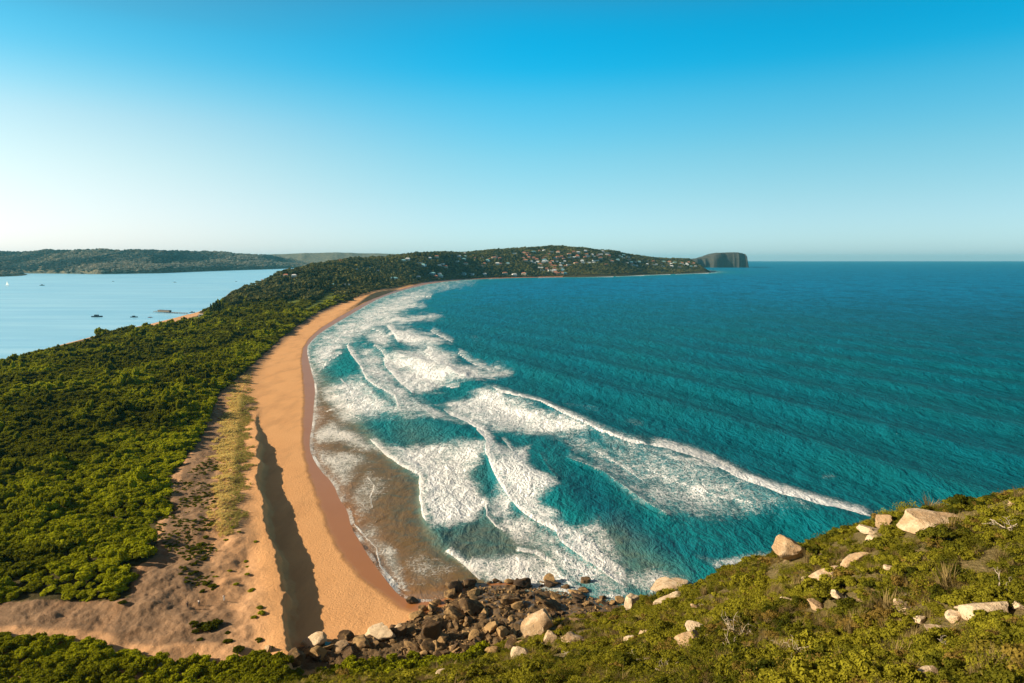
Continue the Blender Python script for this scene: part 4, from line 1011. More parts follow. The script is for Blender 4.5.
DUNE_PX = [(255, 542, 5), (246, 562, 5), (247, 567, 4), (230, 571, 5), (247, 575, 5), (236, 585, 6), (251, 591, 7), (260, 608, 6), (262, 614, 8), (254, 618, 6), (216, 577, 4), (226, 540, 5), (232, 528, 5), (239, 532, 4),
           (205, 585, 7), (212, 588, 9), (202, 592, 6), (195, 632, 7), (204, 628, 16), (216, 627, 15), (193, 626, 10), (228, 642, 9), (238, 650, 11), (228, 633, 6), (200, 640, 6), (258, 641, 8), (268, 650, 9),
           (190, 574, 6), (188, 560, 6), (194, 565, 6), (198, 553, 6), (200, 545, 7), (206, 538, 6), (196, 572, 6), (203, 560, 6), (210, 549, 6), (186, 582, 5), (192, 548, 4), (204, 530, 5), (212, 524, 5), (185, 570, 5),
           (178, 533, 2.5), (186, 528, 2.5), (180, 520, 2.5), (189, 512, 2.5), (176, 541, 2.5), (194, 505, 3), (198, 498, 3), (202, 488, 3), (184, 546, 2), (207, 478, 3), (196, 470, 3), (175, 552, 2), (168, 556, 2.5), (115, 600, 10), (122, 604, 8)]
hx, hy, hz_, hd = hits([p[0] for p in DUNE_PX], [p[1] for p in DUNE_PX])
for k, (px, py, w) in enumerate(DUNE_PX):
    r = w / 2 / F * math.hypot(hy[k], H) * 1.1
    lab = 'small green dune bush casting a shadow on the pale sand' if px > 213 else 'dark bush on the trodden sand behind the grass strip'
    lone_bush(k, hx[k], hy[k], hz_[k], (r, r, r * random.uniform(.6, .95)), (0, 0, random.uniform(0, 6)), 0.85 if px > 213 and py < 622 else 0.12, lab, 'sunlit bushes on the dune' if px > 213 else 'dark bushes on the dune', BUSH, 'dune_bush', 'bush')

# ------------------------------------------------------------------ rocks
def boulder_mesh(name, mat, seed, sub=3, flat=0.7, cuts=9, rough=0.10):
    rs = random.Random(seed); bm = bmesh.new(); bmesh.ops.create_icosphere(bm, subdivisions=sub, radius=1.0)
    planes = []
    for k in range(cuts):
        d = Vector((rs.gauss(0, 1), rs.gauss(0, 1), rs.gauss(0, .7))).normalized(); planes.append((d, rs.uniform(0.45, 0.82)))
    planes.append((Vector((0, 0, 1)), rs.uniform(0.5, 0.8)))
    off = rs.uniform(0, 100)
    for v in bm.verts:
        p = v.co.copy()
        for d, h in planes:
            e = p.dot(d) - h
            if e > 0: p -= d * e * 0.94
        n = (float(vnoise(p.x * 2.3 + off, p.y * 2.3 + p.z * 3.1, seed)) - 0.5) + 0.5 * (float(vnoise(p.x * 6 + off, p.y * 6 - p.z * 5, seed + 3)) - 0.5)
        p *= 1 + rough * 2 * n
        v.co = Vector((p.x, p.y, p.z * flat))
    me = bpy.data.meshes.new(name); bm.to_mesh(me); bm.free(); me.materials.append(mat)
    me.polygons.foreach_set('use_smooth', [True] * len(me.polygons))
    try: me.set_sharp_from_angle(angle=R(32))
    except Exception: pass
    return me

px_ = [r[0] for r in SLOPE_ROCKS]; py_ = [r[1] + r[2] * r[3] * 0.35 for r in SLOPE_ROCKS]
hx, hy, hz_, ok = hits(px_, py_)
for k, (px, py, w, asp, nm, lab, rot) in enumerate(SLOPE_ROCKS):
    d = math.sqrt(hx[k] ** 2 + hy[k] ** 2 + (H - hz_[k]) ** 2); s = w / 2 / F * d * 0.92
    me = boulder_mesh(nm, M['sandstone'], 500 + k, 4 if w > 18 else 3, 1.0, 11, 0.04 if 'slab' in nm else 0.09)
    o = link(bpy.data.objects.new(nm, me)); hgt_ = max(s * asp * 1.15, 0.28)
    o.scale = (s, max(min(s, 2.2 * hgt_), s * 0.55), hgt_); o.location = (hx[k], hy[k] + o.scale[1] * 0.45, hz_[k] + hgt_ * (0.55 if nm in ('rock_ledge', 'rock_pillar', 'rock_outcrop') else 0.12)); o.rotation_euler = (random.uniform(-.08, .18), -rot, random.uniform(-.3, .3))
    tag(o, lab, nm.replace('_', ' '))

SHORE_BIG = [
    (312, 640, 30, .62, 'big orange tilted slab at the top of the beach beside the bushes', 0.55),
    (292, 657, 24, .6, 'tan boulder under the big orange tilted slab', 0.1),
    (318, 653, 20, .9, 'upright split boulder right of the tan one', 0),
    (267, 649, 12, .7, 'thin pale stone standing on end in the dark hollow', 1.0),
    (432, 630, 28, 1.05, 'tall grey craggy boulder in the middle of the shore rocks', 0),
    (400, 627, 12, 1.1, 'pale upright stone left of the tall grey boulder', 0),
    (380, 634, 34, .5, 'wide pale slab leaning at the edge of the sand', 0.25),
    (345, 636, 16, .7, 'blocky tan stone at the sand edge above the bushes', 0),
    (340, 648, 20, .6, 'light stone lying among the slabs by the lower bushes', 0.2),
    (362, 643, 24, .6, 'dark cracked boulder behind the lower bushes', 0.1),
    (412, 600, 18, .35, 'dark low rock lying alone on the wet sand', -0.45),
    (452, 585, 24, .3, 'black flat rock washed by the shallow water', 0.15),
    (522, 582, 20, .8, 'dark rock at the water edge with foam around it', 0.2),
    (586, 582, 14, .6, 'reddish rock standing out of the white water', 0),
    (566, 587, 9, .8, 'small dark rock in the white water left of the reddish one', 0),
    (503, 633, 20, .6, 'brown boulder lodged under the outcrop', 0),
    (490, 628, 26, .35, 'long pale slab sloping among the shore rocks', 0.5),
    (555, 608, 30, .3, 'long tan slab lying parallel to the water', -0.6),
    (542, 600, 24, .4, 'broken tan slab at the seaward side of the rocks', -0.4),
    (472, 608, 30, .5, 'yellowish blocky ledge between beach and sea', -0.5),
    (512, 600, 28, .5, 'orange brown boulder near the middle of the seaward rocks', 0.2),
    (455, 615, 24, .5, 'yellowish slab behind the tall grey boulder', -0.4)]
hx, hy, hz_, ok = hits([r[0] for r in SHORE_BIG], [r[1] + r[2] * r[3] * .35 for r in SHORE_BIG])
for k, (px, py, w, asp, lab, rot) in enumerate(SHORE_BIG):
    d = math.sqrt(hx[k] ** 2 + hy[k] ** 2 + (H - hz_[k]) ** 2); s = w / 2 / F * d * 0.92; dark = lab.startswith(('dark low', 'black', 'dark rock', 'reddish', 'small dark'))
    me = boulder_mesh('boulder', M['wet_rock'] if dark else M['sandstone'] if k in (0, 3, 5, 6, 8) else M['shore_rock'], 600 + k, 4, 1.0, 11, 0.09)
    o = link(bpy.data.objects.new('boulder', me)); o.scale = (s, s * 0.8, s * asp * 1.15); o.location = (hx[k], hy[k] + s * .3, max(hz_[k], -0.3) + s * asp * 0.35)
    o.rotation_euler = (random.uniform(-.1, .25), -rot, random.uniform(-.3, .3)); tag(o, lab, 'boulder')

SR = [boulder_mesh('shore_rock', M['shore_rock'], 650 + i, 3, random.uniform(.38, .75), 15, 0.07) for i in range(10)]
WR = [boulder_mesh('shore_rock', M['wet_rock'], 670 + i, 3, random.uniform(.38, .7), 15, 0.07) for i in range(4)]
PILE = [(330, 644), (372, 638), (398, 628), (412, 614), (440, 600), (468, 581), (505, 576), (540, 582), (575, 589), (615, 598), (640, 602), (600, 622), (552, 634), (520, 652), (492, 658), (440, 657), (390, 652), (345, 658), (300, 664), (296, 652)]
cand = []
while len(cand) < 280:
    p = (random.uniform(290, 640), random.uniform(582, 664))
    if in_poly(np.array([p[0]]), np.array([p[1]]), PILE)[0]: cand.append(p)
hx, hy, hz_, ok = hits([c[0] for c in cand], [c[1] for c in cand])
for k, (px, py) in enumerate(cand):
    w = random.choice([5, 6, 7, 8, 9, 9, 10, 11, 12, 14, 18]); d = math.hypot(hy[k], H); s = w / 2 / F * d
    wet_ = py < 600 + max(0, 0.12 * (px - 520)) - 0.0 and random.random() < 0.55
    o = link(bpy.data.objects.new('shore_rock', random.choice(WR if wet_ else SR))); o.location = (hx[k], hy[k], max(hz_[k], -0.2) + s * 0.2)
    o.scale = (s * random.uniform(.8, 1.4), s * random.uniform(.7, 1.1), s * random.uniform(.5, .95)); o.rotation_euler = (random.uniform(-.5, .5), random.uniform(-.5, .5), random.uniform(0, 6.28))
    tag(o, 'dark wet stone at the wave-washed side of the shore rocks' if wet_ else 'brown stone jumbled among the rocks between beach and slope', 'rock', 'wet stones of the shore rocks' if wet_ else 'dry stones of the shore rocks')

RB = [unp(*p, 2)[:2] for p in PILE]
x, y = jgrid(-60, 40, 125, 200, 0.62); m = poly_sd(x, y, [unp(*p, 2)[:2] for p in [(296, 652), (318, 644), (372, 639), (404, 618), (440, 600), (468, 580), (530, 577), (615, 592), (655, 596), (640, 640), (480, 662), (300, 668)]]) > -1.0 + 3 * vnoise(x / 4, y / 4, 3)
x, y = x[m], y[m]; z = G(x, y); m = (z > -0.6) & (z < 9); x, y, z = x[m], y[m], z[m]; s = 0.14 + 0.5 * rng.uniform(0, 1, len(x)) ** 3
scatter('rock_rubble', np.stack([x, y, z + .05], 1), np.stack([s * 1.2, s, s * .8], 1), rng.uniform(-.6, .6, (len(x), 3)) + np.stack([x * 0, x * 0, rng.uniform(0, 6, len(x))], 1), rng.integers(0, 14, len(x)), x * 0, SR + WR, 'loose brown rubble between the shore rocks')

# ------------------------------------------------------------------ dead branches and bare shrubs on the slope
def branch_mesh(seed, n=5, upright=0.35):
    rs = random.Random(seed); mb = MB()
    def limb(p, d, l, r, depth):
        pts = [p]; q = Vector(p); dd = Vector(d)
        for i in range(4):
            dd = (dd + Vector((rs.gauss(0, .22), rs.gauss(0, .22), rs.gauss(0, .18)))).normalized(); q = q + dd * l / 4; pts.append(q.copy())
        mb.tube(pts, [r * (1 - .18 * i) for i in range(5)], 5)
        if depth:
            for k in range(rs.choice([2, 3])):
                j = rs.randint(1, 4); limb(pts[j], (dd + Vector((rs.gauss(0, .8), rs.gauss(0, .8), rs.gauss(0, .5)))).normalized(), l * rs.uniform(.4, .65), r * .55, depth - 1)
    for k in range(n):
        a = rs.uniform(0, 6.28); limb(Vector((0, 0, 0)), Vector((math.cos(a), math.sin(a), upright + rs.uniform(0, .5))).normalized(), rs.uniform(.7, 1.1), 0.035, 2)
    return mb.mesh('dead_branch', M['deadwood'], True)
DEAD = [(700, 605, 14, 'short grey dead branch beside the small white stone', 2), (844, 602, 16, 'forked grey dead branch by the weathered stone', 3), (902, 596, 12, 'thin dead twig fork above the pale tilted stone', 2),
        (930, 500, 26, 'bare dead shrub on the crest behind the broad slab', 5), (1006, 530, 34, 'low tangle of dead branches right of the broad slab', 6), (998, 590, 30, 'dead branch with bare twigs above the large rounded slab', 4),
        (898, 640, 22, 'straight fallen dead stick below the oval stone', 2), (990, 655, 22, 'fallen grey stick right of centre low on the slope', 2), (798, 540, 14, 'bare reddish shrub on the craggy outcrop', 4),
        (738, 650, 40, 'dead shrub with pale stems under the tan dry shrub', 3), (800, 668, 22, 'pale dead stalks low on the slope', 3), (578, 650, 40, 'long bare grey branch lying beside the cream ledge', 2), (950, 652, 20, 'dead sticks half hidden in the heath', 3),
        (790, 650, 26, 'grey twiggy dead shrub left of the bottom stones', 4), (640, 662, 20, 'grey dead twigs near the bottom of the slope', 4)]
hx, hy, hz_, ok = hits([d[0] for d in DEAD], [d[1] + 4 for d in DEAD])
for k, (px, py, w, lab, n) in enumerate(DEAD):
    d = math.sqrt(hx[k] ** 2 + hy[k] ** 2 + (H - hz_[k]) ** 2); s = w / 2 / F * d
    o = link(bpy.data.objects.new('dead_branch', branch_mesh(700 + k, n, 0.35 if 'shrub' in lab or 'tangle' in lab else 0.1))); o.scale = (s, s, s); o.location = (hx[k], hy[k], hz_[k] + (0.15 if 'shrub' in lab else 0.45))
    tag(o, lab, 'branch')
hx, hy, hz_, ok = hits([738, 792, 680, 668], [640, 660, 590, 675])
for k, lab in enumerate(['tall dry tan shrub with feathery top in the middle of the slope', 'smaller dry tan shrub right of the feathery one', 'reddish brown dry shrub near the upper end of the long ledge', 'dry tan shrub at the bottom under the reddish boulder']):
    e = empty('dry_shrub', (hx[k], hy[k], hz_[k])); tag(e, lab, 'shrub'); s = [2.0, 1.3, 1.5, 1.1][k]; e.scale = (s, s, s)
    part('stem', branch_mesh(740 + k, 6, 1.2), e); c = part('foliage', heath_mesh('dry_sprays', M['dryleaf'], 760 + k, 420), e); c['tint'] = 0.7
# ------------------------------------------------------------------ houses
def mat_house(name, c): return plain(name, c, 0.8, 0.2, 0.08, 0.4)
WALLS = [mat_house('white_render', (.78, .77, .73)), mat_house('cream_render', (.70, .60, .45)), mat_house('terracotta_wall', (.50, .26, .16)), mat_house('timber_grey', (.38, .36, .33)), mat_house('pale_blue_board', (.45, .58, .62))]
ROOFS = [mat_house('terracotta_roof', (.42, .16, .09)), mat_house('grey_roof', (.40, .41, .42)), mat_house('white_roof', (.75, .76, .76)), mat_house('dark_roof', (.10, .10, .11)), mat_house('teal_roof', (.20, .42, .45))]
GLASS = NB('window_glass'); GLASS = GLASS.done(GLASS.pbr((.03, .05, .06), 0.08, 0.6))
def make_house(w, d, h, wall, roof, flat=False):
    root = empty('house')
    part('wall', MB().box((0, 0, h / 2), (w, d, h)).mesh('wall', wall), root)
    if flat: rm = MB().box((0, 0, h + .2), (w + 1.2, d + 1.2, .4))
    else:
        rm = MB(); b = rm.bm; rh = 0.24 * d; e = .7
        pts = [(-w / 2 - e, -d / 2 - e, h), (w / 2 + e, -d / 2 - e, h), (w / 2 + e, d / 2 + e, h), (-w / 2 - e, d / 2 + e, h), (-w / 2 + w * .22, 0, h + rh), (w / 2 - w * .22, 0, h + rh)]
        V = [b.verts.new(p) for p in pts]
        for f in ((0, 1, 5, 4), (2, 3, 4, 5), (1, 2, 5), (3, 0, 4), (3, 2, 1, 0)): b.faces.new([V[i] for i in f])
    part('roof', rm.mesh('roof', roof), root)
    part('balcony', MB().box((0, -d / 2 - 1.0, h * .48), (w * .8, 2.0, .25)).box((0, -d / 2 - 1.95, h * .48 + .55), (w * .8, .08, .9)).mesh('balcony', wall), root)
    for k in range(3):
        for lv in ((.27, .74) if h > 5 else (.5,)):
            part('window', MB().box(((k - 1) * w * .29, -d / 2 - .02, h * lv), (w * .22, .12, min(1.9, h * .28))).mesh('window', GLASS), root)
    part('window', MB().box((-w / 2 - .02, 0, h * .6), (.12, d * .5, 1.8)).mesh('window', GLASS), root)
    return root
HOUSES = [make_house(14, 10, 6.5, WALLS[0], ROOFS[2]), make_house(16, 11, 7, WALLS[1], ROOFS[0]), make_house(13, 10, 7, WALLS[2], ROOFS[0]), make_house(18, 11, 6.4, WALLS[0], ROOFS[1], True), make_house(15, 10, 6.5, WALLS[3], ROOFS[3]), make_house(17, 11, 6.5, WALLS[4], ROOFS[4])]
HDESC = ['white house with a white hipped roof', 'cream house with a terracotta hipped roof', 'terracotta walled house with a red roof', 'white flat-roofed house with a wide balcony', 'grey timber house with a dark roof', 'pale blue house with a teal roof']
used = [False] * 6
HOUSE_XY = []
def place_house(k, x, y, z, rz, lab, group=None, sc=1.0):
    if not used[k]: o = HOUSES[k]; used[k] = True
    else: o = copy_tree(HOUSES[k])
    o.location = (x, y, z - 1.0); o.rotation_euler = (0, 0, rz); o.scale = (sc,) * 3
    tag(o, ' '.join((HDESC[k] + ' ' + lab).split()[:16]), 'house', group); HOUSE_XY.append((x, y)); return o
BIGH = [(294, 277, 0, 1.0, 'standing bright above the park trees', .2), (286, 276.5, 1, .9, 'just left of the bright white house', -.1), (354, 270.5, 3, 1.2, 'below the ridge left of the pale blue houses', .1), (369, 269.5, 5, 1.2, 'on the wooded slope above the dark pines', 0),
        (345, 287, 3, 1.3, 'long and low behind the beach pines', .1), (334, 286.5, 5, 1.0, 'next to the long low beach building', .2), (394, 280.5, 5, 1.5, 'right behind the beach at the end of the pine row', .25), (387, 267, 4, 1.2, 'high on the slope above the end of the pine row', 0),
        (355, 275, 1, 1.0, 'half hidden among trees under the white ridge house', 0), (378, 272, 0, 1.0, 'on the shaded slope right of the blue house', 0), (298, 267, 0, .9, 'peeping over trees near the bay side ridge', 0), (326, 263, 2, 1.1, 'on the ridge near the farther hills', 0),
        (340, 262, 2, 1.1, 'on the ridge right of the red roofed one', .3), (275, 273, 4, .9, 'among trees on the bay side', 0), (262, 281, 1, .8, 'low among the trees near the bay', 0), (403, 262, 5, 1.4, 'high on the shaded ridge', 0), (420, 264, 3, 1.2, 'on the shaded middle slope', 0),
        (204, 317, 3, .75, 'beside the bay beach near the jetty', .2), (210, 315.5, 5, .6, 'under the dark pines near the jetty', 0), (221, 306, 3, .6, 'by the small lawn on the bay shore', 0), (266, 290, 3, .7, 'deep in the park trees', 0)]
hx, hy, hz_, ok = hits([b[0] for b in BIGH], [b[1] for b in BIGH])
for i, (px, py, k, sc, lab, rz) in enumerate(BIGH):
    if ok[i]: place_house(k, hx[i], hy[i], hz_[i], rz, lab, None, sc)
cand = []
for poly, n in (([(522, 254), (545, 250), (575, 250), (606, 252), (604, 262), (572, 266), (566, 275), (538, 275), (540, 266), (524, 262)], 78), ([(600, 253), (622, 255), (650, 260), (680, 263), (704, 264), (706, 271), (680, 270), (640, 268), (604, 266)], 34),
                ([(400, 256), (470, 254), (520, 252), (524, 266), (470, 270), (420, 268)], 26), ([(412, 275), (470, 274), (530, 273), (530, 276), (470, 277), (414, 279)], 12), ([(640, 262), (704, 263), (706, 268), (650, 266)], 16)):
    a = np.array(poly); c = 0
    while c < n:
        p = (random.uniform(a[:, 0].min(), a[:, 0].max()), random.uniform(a[:, 1].min(), a[:, 1].max()))
        if in_poly(np.array([p[0]]), np.array([p[1]]), poly)[0] and all(abs(p[0] - q[0]) > 2.2 or abs(p[1] - q[1]) > 1.3 for q in cand): cand.append(p); c += 1
        elif random.random() < .02: c += 1
hx, hy, hz_, ok = hits([c[0] for c in cand], [c[1] for c in cand])
for i, (px, py) in enumerate(cand):
    if not ok[i] or hz_[i] < 3: continue
    k = random.choices(range(6), [5, 5, 3, 4, 1, 2] if px < 606 else [3, 1, 1, 4, 2, 4])[0]
    where = 'on the sunny terraces of the far headland' if 522 < px < 606 else 'on the shaded far end of the headland' if px >= 606 else 'on the wooded slope above the far beach'
    place_house(k, hx[i], hy[i], hz_[i], random.uniform(-.4, .4), where, HDESC[k] + 's ' + where, random.uniform(1.05, 1.55))
for k, u in enumerate(used):
    if not u:
        for ch in list(HOUSES[k].children): bpy.data.objects.remove(ch)
        bpy.data.objects.remove(HOUSES[k])
HXY = np.array(HOUSE_XY)

# ------------------------------------------------------------------ trees
def tree_trunk(seed, h=1.0, r=0.045, limbs=5):
    rs = random.Random(seed); mb = MB(); top = Vector((rs.uniform(-.08, .08), rs.uniform(-.08, .08), h * .75))
    mb.tube([(0, 0, -.1), (top.x * .4, top.y * .4, h * .35), top], [r, r * .8, r * .4], 7)
    for k in range(limbs):
        a = 6.28 * k / limbs + rs.uniform(-.4, .4); b = Vector((top.x * .5, top.y * .5, h * rs.uniform(.3, .6)))
        e = b + Vector((math.cos(a) * .35, math.sin(a) * .35, h * .28)); mb.tube([b, (b + e) / 2 + Vector((0, 0, .03)), e], [r * .55, r * .4, r * .2], 5)
    return mb.mesh('trunk', M['bark'], True)
def pine_parts(seed):
    """Norfolk pine, unit height: straight trunk, tiers of drooping branches"""
    rs = np.random.default_rng(seed); tr = MB().tube([(0, 0, -.03), (0, 0, .5), (0, 0, 1.0)], [.022, .015, .004], 6).mesh('trunk', M['bark'], True)
    P, N = [], []
    for t in np.linspace(.16, .97, 15):
        rad = .21 * (1 - t) ** .8 + .02; nb = 9
        for b in range(nb):
            a = 6.28 * b / nb + rs.uniform(0, 1)
            for q in np.linspace(.2, 1, 5):
                P.append((math.cos(a) * rad * q, math.sin(a) * rad * q, t + .03 * q - .05 * q * q + rs.normal(0, .008))); N.append((math.cos(a) * .6, math.sin(a) * .6, 1))
    V, Fc = leaf_quads(np.array(P), np.array(N, float), .026, rs, .7); me = bpy.data.meshes.new('crown'); me.from_pydata(V.tolist(), [], [tuple(f) for f in Fc.tolist()]); me.materials.append(M['pine']); me.update()
    return tr, me
TREES = []
for i in range(4):
    cm = crown_mesh('crown', M['forest'], seed=300 + i, n_lumps=9, n_leaves=330, size=.085, flat=.8, spread=.6); cm.transform(Matrix.Translation((0, 0, .32)) @ Matrix.Diagonal((.55, .55, .62, 1))); TREES.append((tree_trunk(310 + i), cm))
PINES = [pine_parts(320 + i) for i in range(3)]
def plant(kind, x, y, z, h, lab, group, tint, wide=1.0):
    nm = 'pine_tree' if kind == 'pine' else 'broadleaf_tree'; o = empty(nm, (x, y, z), random.uniform(0, 6)); o.scale = (h * wide, h * wide, h); tag(o, lab, 'tree', group)
    tr, cr = random.choice(PINES if kind == 'pine' else TREES); part('trunk', tr, o); c = part('crown', cr, o); c['tint'] = tint
# pine row behind the beach, pines by the jetty, park trees
PX = [(372, 284.5), (377, 284), (382, 283.5), (388, 283), (393, 282.6), (362, 286), (357, 286.5), (352, 287), (347, 288), (340, 288.5), (335, 289), (330, 289.5), (366, 285.5), (325, 290), (320, 290), (316, 291), (312, 292), (306, 292), (300, 293), (296, 293), (291, 294), (368, 283), (359, 284), (350, 285), (342, 286), (331, 287), (322, 288)]
hx, hy, hz_, ok = hits([p[0] for p in PX], [p[1] for p in PX])
for i in range(len(PX)): plant('pine', hx[i], hy[i], hz_[i], random.uniform(20, 27), 'dark tall Norfolk pine in the row behind the beach', 'pines in the row behind the beach', random.uniform(.1, .7))
PJ = [(211, 313), (214, 313.5), (217, 312.5), (220, 312), (216, 310), (223, 311), (219, 314)]
hx, hy, hz_, ok = hits([p[0] for p in PJ], [p[1] for p in PJ])
for i in range(len(PJ)): plant('pine', hx[i], hy[i], hz_[i], random.uniform(13, 21), 'dark pine in the clump between jetty and lawn', 'pines by the jetty', random.uniform(0, .3))
BT = []
for poly, n in (([(224, 303), (236, 294), (248, 287), (262, 284), (285, 285), (310, 290), (330, 288), (345, 288), (332, 296), (300, 302), (275, 302), (250, 305), (235, 310)], 150), ([(238, 292), (262, 281), (285, 279), (310, 280), (320, 288), (280, 284), (246, 290)], 40)):
    a = np.array(poly); c = 0
    while c < n:
        p = (random.uniform(a[:, 0].min(), a[:, 0].max()), random.uniform(a[:, 1].min(), a[:, 1].max()))
        if in_poly(np.array([p[0]]), np.array([p[1]]), poly)[0] and not any(in_poly(np.array([p[0]]), np.array([p[1] + .0]), L)[0] for L in ([(300, 311), (312, 304), (326, 295), (337, 293), (335, 301), (318, 307), (306, 312)], [(280, 304), (300, 298), (307, 301), (290, 307)])): BT.append(p); c += 1
hx, hy, hz_, ok = hits([p[0] for p in BT], [p[1] for p in BT])
for i, p in enumerate(BT):
    if ok[i]: plant('broad', hx[i], hy[i], hz_[i] - .5, random.uniform(9, 17), 'rounded green tree in the park between bay and beach', 'park trees between bay and beach', random.uniform(.1, 1), random.uniform(.9, 1.4))

# forest over the far headland and the bay hills: uncountable, one object each
x, y = jgrid(-900, 1500, 1350, 5400, 12.5)
gzx, inl_, s__, _, _, _ = ground_parts(x, y)
m = (inl_ > 16) & (s__ > 42) & in_view(x, y, gzx, 40) & (vnoise(x / 60, y / 60, 5) > 0.12)
for L in LAWNS: m &= poly_sd(x, y, L) < -2
x, y, gzx, s_keep, inl_keep = x[m], y[m], gzx[m], s__[m], inl_[m] + 30
front_ = np.ones(len(x), bool)
for (qx, qy) in HOUSE_XY:
    dx, dy = x - qx, y - qy; front_ &= ~((np.abs(dx + dy * 0.1) < 9) & (dy > -26) & (dy < 9))
x, y, gzx, s_keep, inl_keep = x[front_], y[front_], gzx[front_], s_keep[front_], inl_keep[front_]
h = rng.uniform(7, 13, len(x)) * (1 + .35 * (vnoise(x / 90, y / 90, 8) > .6)); w_ = rng.uniform(5.5, 11, len(x))
h = h * np.interp(np.minimum(s_keep, inl_keep), [40, 110], [.5, 1]); h = np.where((x > 250) & (y > 3300), h * .75, h)
scatter('headland_forest_foliage', np.stack([x, y, gzx - .8], 1), np.stack([w_, w_, h * .62], 1), np.stack([x * 0, x * 0, rng.uniform(0, 6, len(x))], 1), rng.integers(0, 5, len(x)), np.clip(fbm(x / 70, y / 70, 9, 3) * 1.7 - .25 + rng.normal(0, .3, len(x)), 0, 1), FOREST, 'dark eucalypt forest on the far headland')
PP, SS, TT_ = [], [], []
for (Xh, Yh, Zh, Vh), n in ((hillA, 15000), (hillB, 1200)):
    i = rng.integers(1, Xh.shape[0] - 1, n); j = rng.integers(0, Xh.shape[1] - 1, n); fa, fb = rng.uniform(0, 1, n), rng.uniform(0, 1, n)
    lerp = lambda A: (A[i, j] * (1 - fb) + A[i, j + 1] * fb) * (1 - fa) + (A[np.minimum(i + 1, A.shape[0] - 1), j] * (1 - fb) + A[np.minimum(i + 1, A.shape[0] - 1), j + 1] * fb) * fa
    q = np.stack([lerp(Xh), lerp(Yh), lerp(Zh)], 1); q = q[(q[:, 2] > 3) & (lerp(Vh) < 1.1)]; PP.append(q)
PP = np.vstack(PP); n = len(PP); w_ = rng.uniform(9, 17, n)
scatter('bay_forest_foliage', PP - [0, 0, 1.5], np.stack([w_, w_, rng.uniform(6, 12, n)], 1), np.stack([PP[:, 0] * 0, PP[:, 0] * 0, rng.uniform(0, 6, n)], 1), rng.integers(0, 4, n), np.clip(fbm(PP[:, 0] / 260, PP[:, 1] / 700, 77, 3) * 2.6 - .95 + rng.normal(0, .25, n), 0, 1), BAYFOREST, 'forest on the hills across the bay')  # tint patches paint sunlit and shaded slopes into the leaves

# ------------------------------------------------------------------ car park, cars
CP = [(282, 307), (296, 304), (309, 299.5), (318, 296.5), (321, 298), (310, 302), (297, 306.5), (286, 309)]
asph = NB('asphalt'); asph = asph.done(asph.pbr(asph.mix(asph.noise(asph.pos(), .4, 4), (.16, .15, .14), (.26, .25, .24)), .9, .2))
pts = [unp(*p, 5.2) for p in CP]; ev = []
for k in range(len(pts)): ev.append(pts[k])
bm = bmesh.new(); vs_ = [bm.verts.new((p[0], p[1], 0)) for p in ev]; bm.faces.new(vs_); bmesh.ops.triangulate(bm, faces=bm.faces); bmesh.ops.subdivide_edges(bm, edges=bm.edges, cuts=5, use_grid_fill=True)
co = np.array([v.co[:] for v in bm.verts]); zz = G(co[:, 0], co[:, 1])
for v, q in zip(bm.verts, zz): v.co.z = q + .35
bmesh.ops.recalc_face_normals(bm, faces=bm.faces)
me = bpy.data.meshes.new('car_park'); bm.to_mesh(me); bm.free(); me.materials.append(asph); tag(link(bpy.data.objects.new('car_park_road', me)), 'pale car park behind the beach', kind='structure')
CARC = [plain('car_white', (.8, .8, .8), .3, .5, .02), plain('car_silver', (.5, .52, .54), .3, .5, .02), plain('car_blue', (.05, .15, .35), .3, .5, .02), plain('car_black', (.03, .03, .03), .3, .5, .02)]
TYRE = plain('tyre', (.02, .02, .02), .9)
def make_car(m):
    e = empty('parked_car'); mb = MB(); mb.poly([(-2.2, .35), (2.2, .35), (2.2, .8), (1.2, .95), (.6, 1.45), (-1.3, 1.45), (-2.0, .95), (-2.2, .9)], 1.75); part('body', mb.mesh('body', m), e)
    part('window', MB().poly([(1.0, .98), (.55, 1.38), (-1.2, 1.38), (-1.75, .98)], 1.79).mesh('window', GLASS), e)
    for x_ in (-1.35, 1.35):
        for y_ in (-.88, .88): part('wheel', MB().tube([(x_, y_ - .1, .33), (x_, y_ + .1, .33)], .33, 12).mesh('wheel', TYRE), e)
    return e
CARS = [(287, 307.6, 0, 'leftmost on the car park'), (291, 306.6, 1, 'second from the left on the car park'), (296, 305.2, 0, 'in the middle of the car park'), (300, 303.8, 2, 'in the middle of the car park'), (304, 302, 1, 'towards the beach end of the car park'), (308, 300.6, 0, 'towards the beach end of the car park'), (313, 298.9, 3, 'at the beach end of the car park'), (317, 297.6, 0, 'at the beach end of the car park')]
cn = ['white', 'silver', 'blue', 'black']; proto = {}
hx, hy, hz_, ok = hits([c[0] for c in CARS], [c[1] for c in CARS])
for i, (px, py, k, lab) in enumerate(CARS):
    if k not in proto: proto[k] = make_car(CARC[k]); o = proto[k]
    else: o = copy_tree(proto[k])
    o.location = (hx[i], hy[i], hz_[i] + .36); o.rotation_euler = (0, 0, random.uniform(.3, .7)); tag(o, cn[k] + ' car parked ' + lab, 'car', 'parked cars')

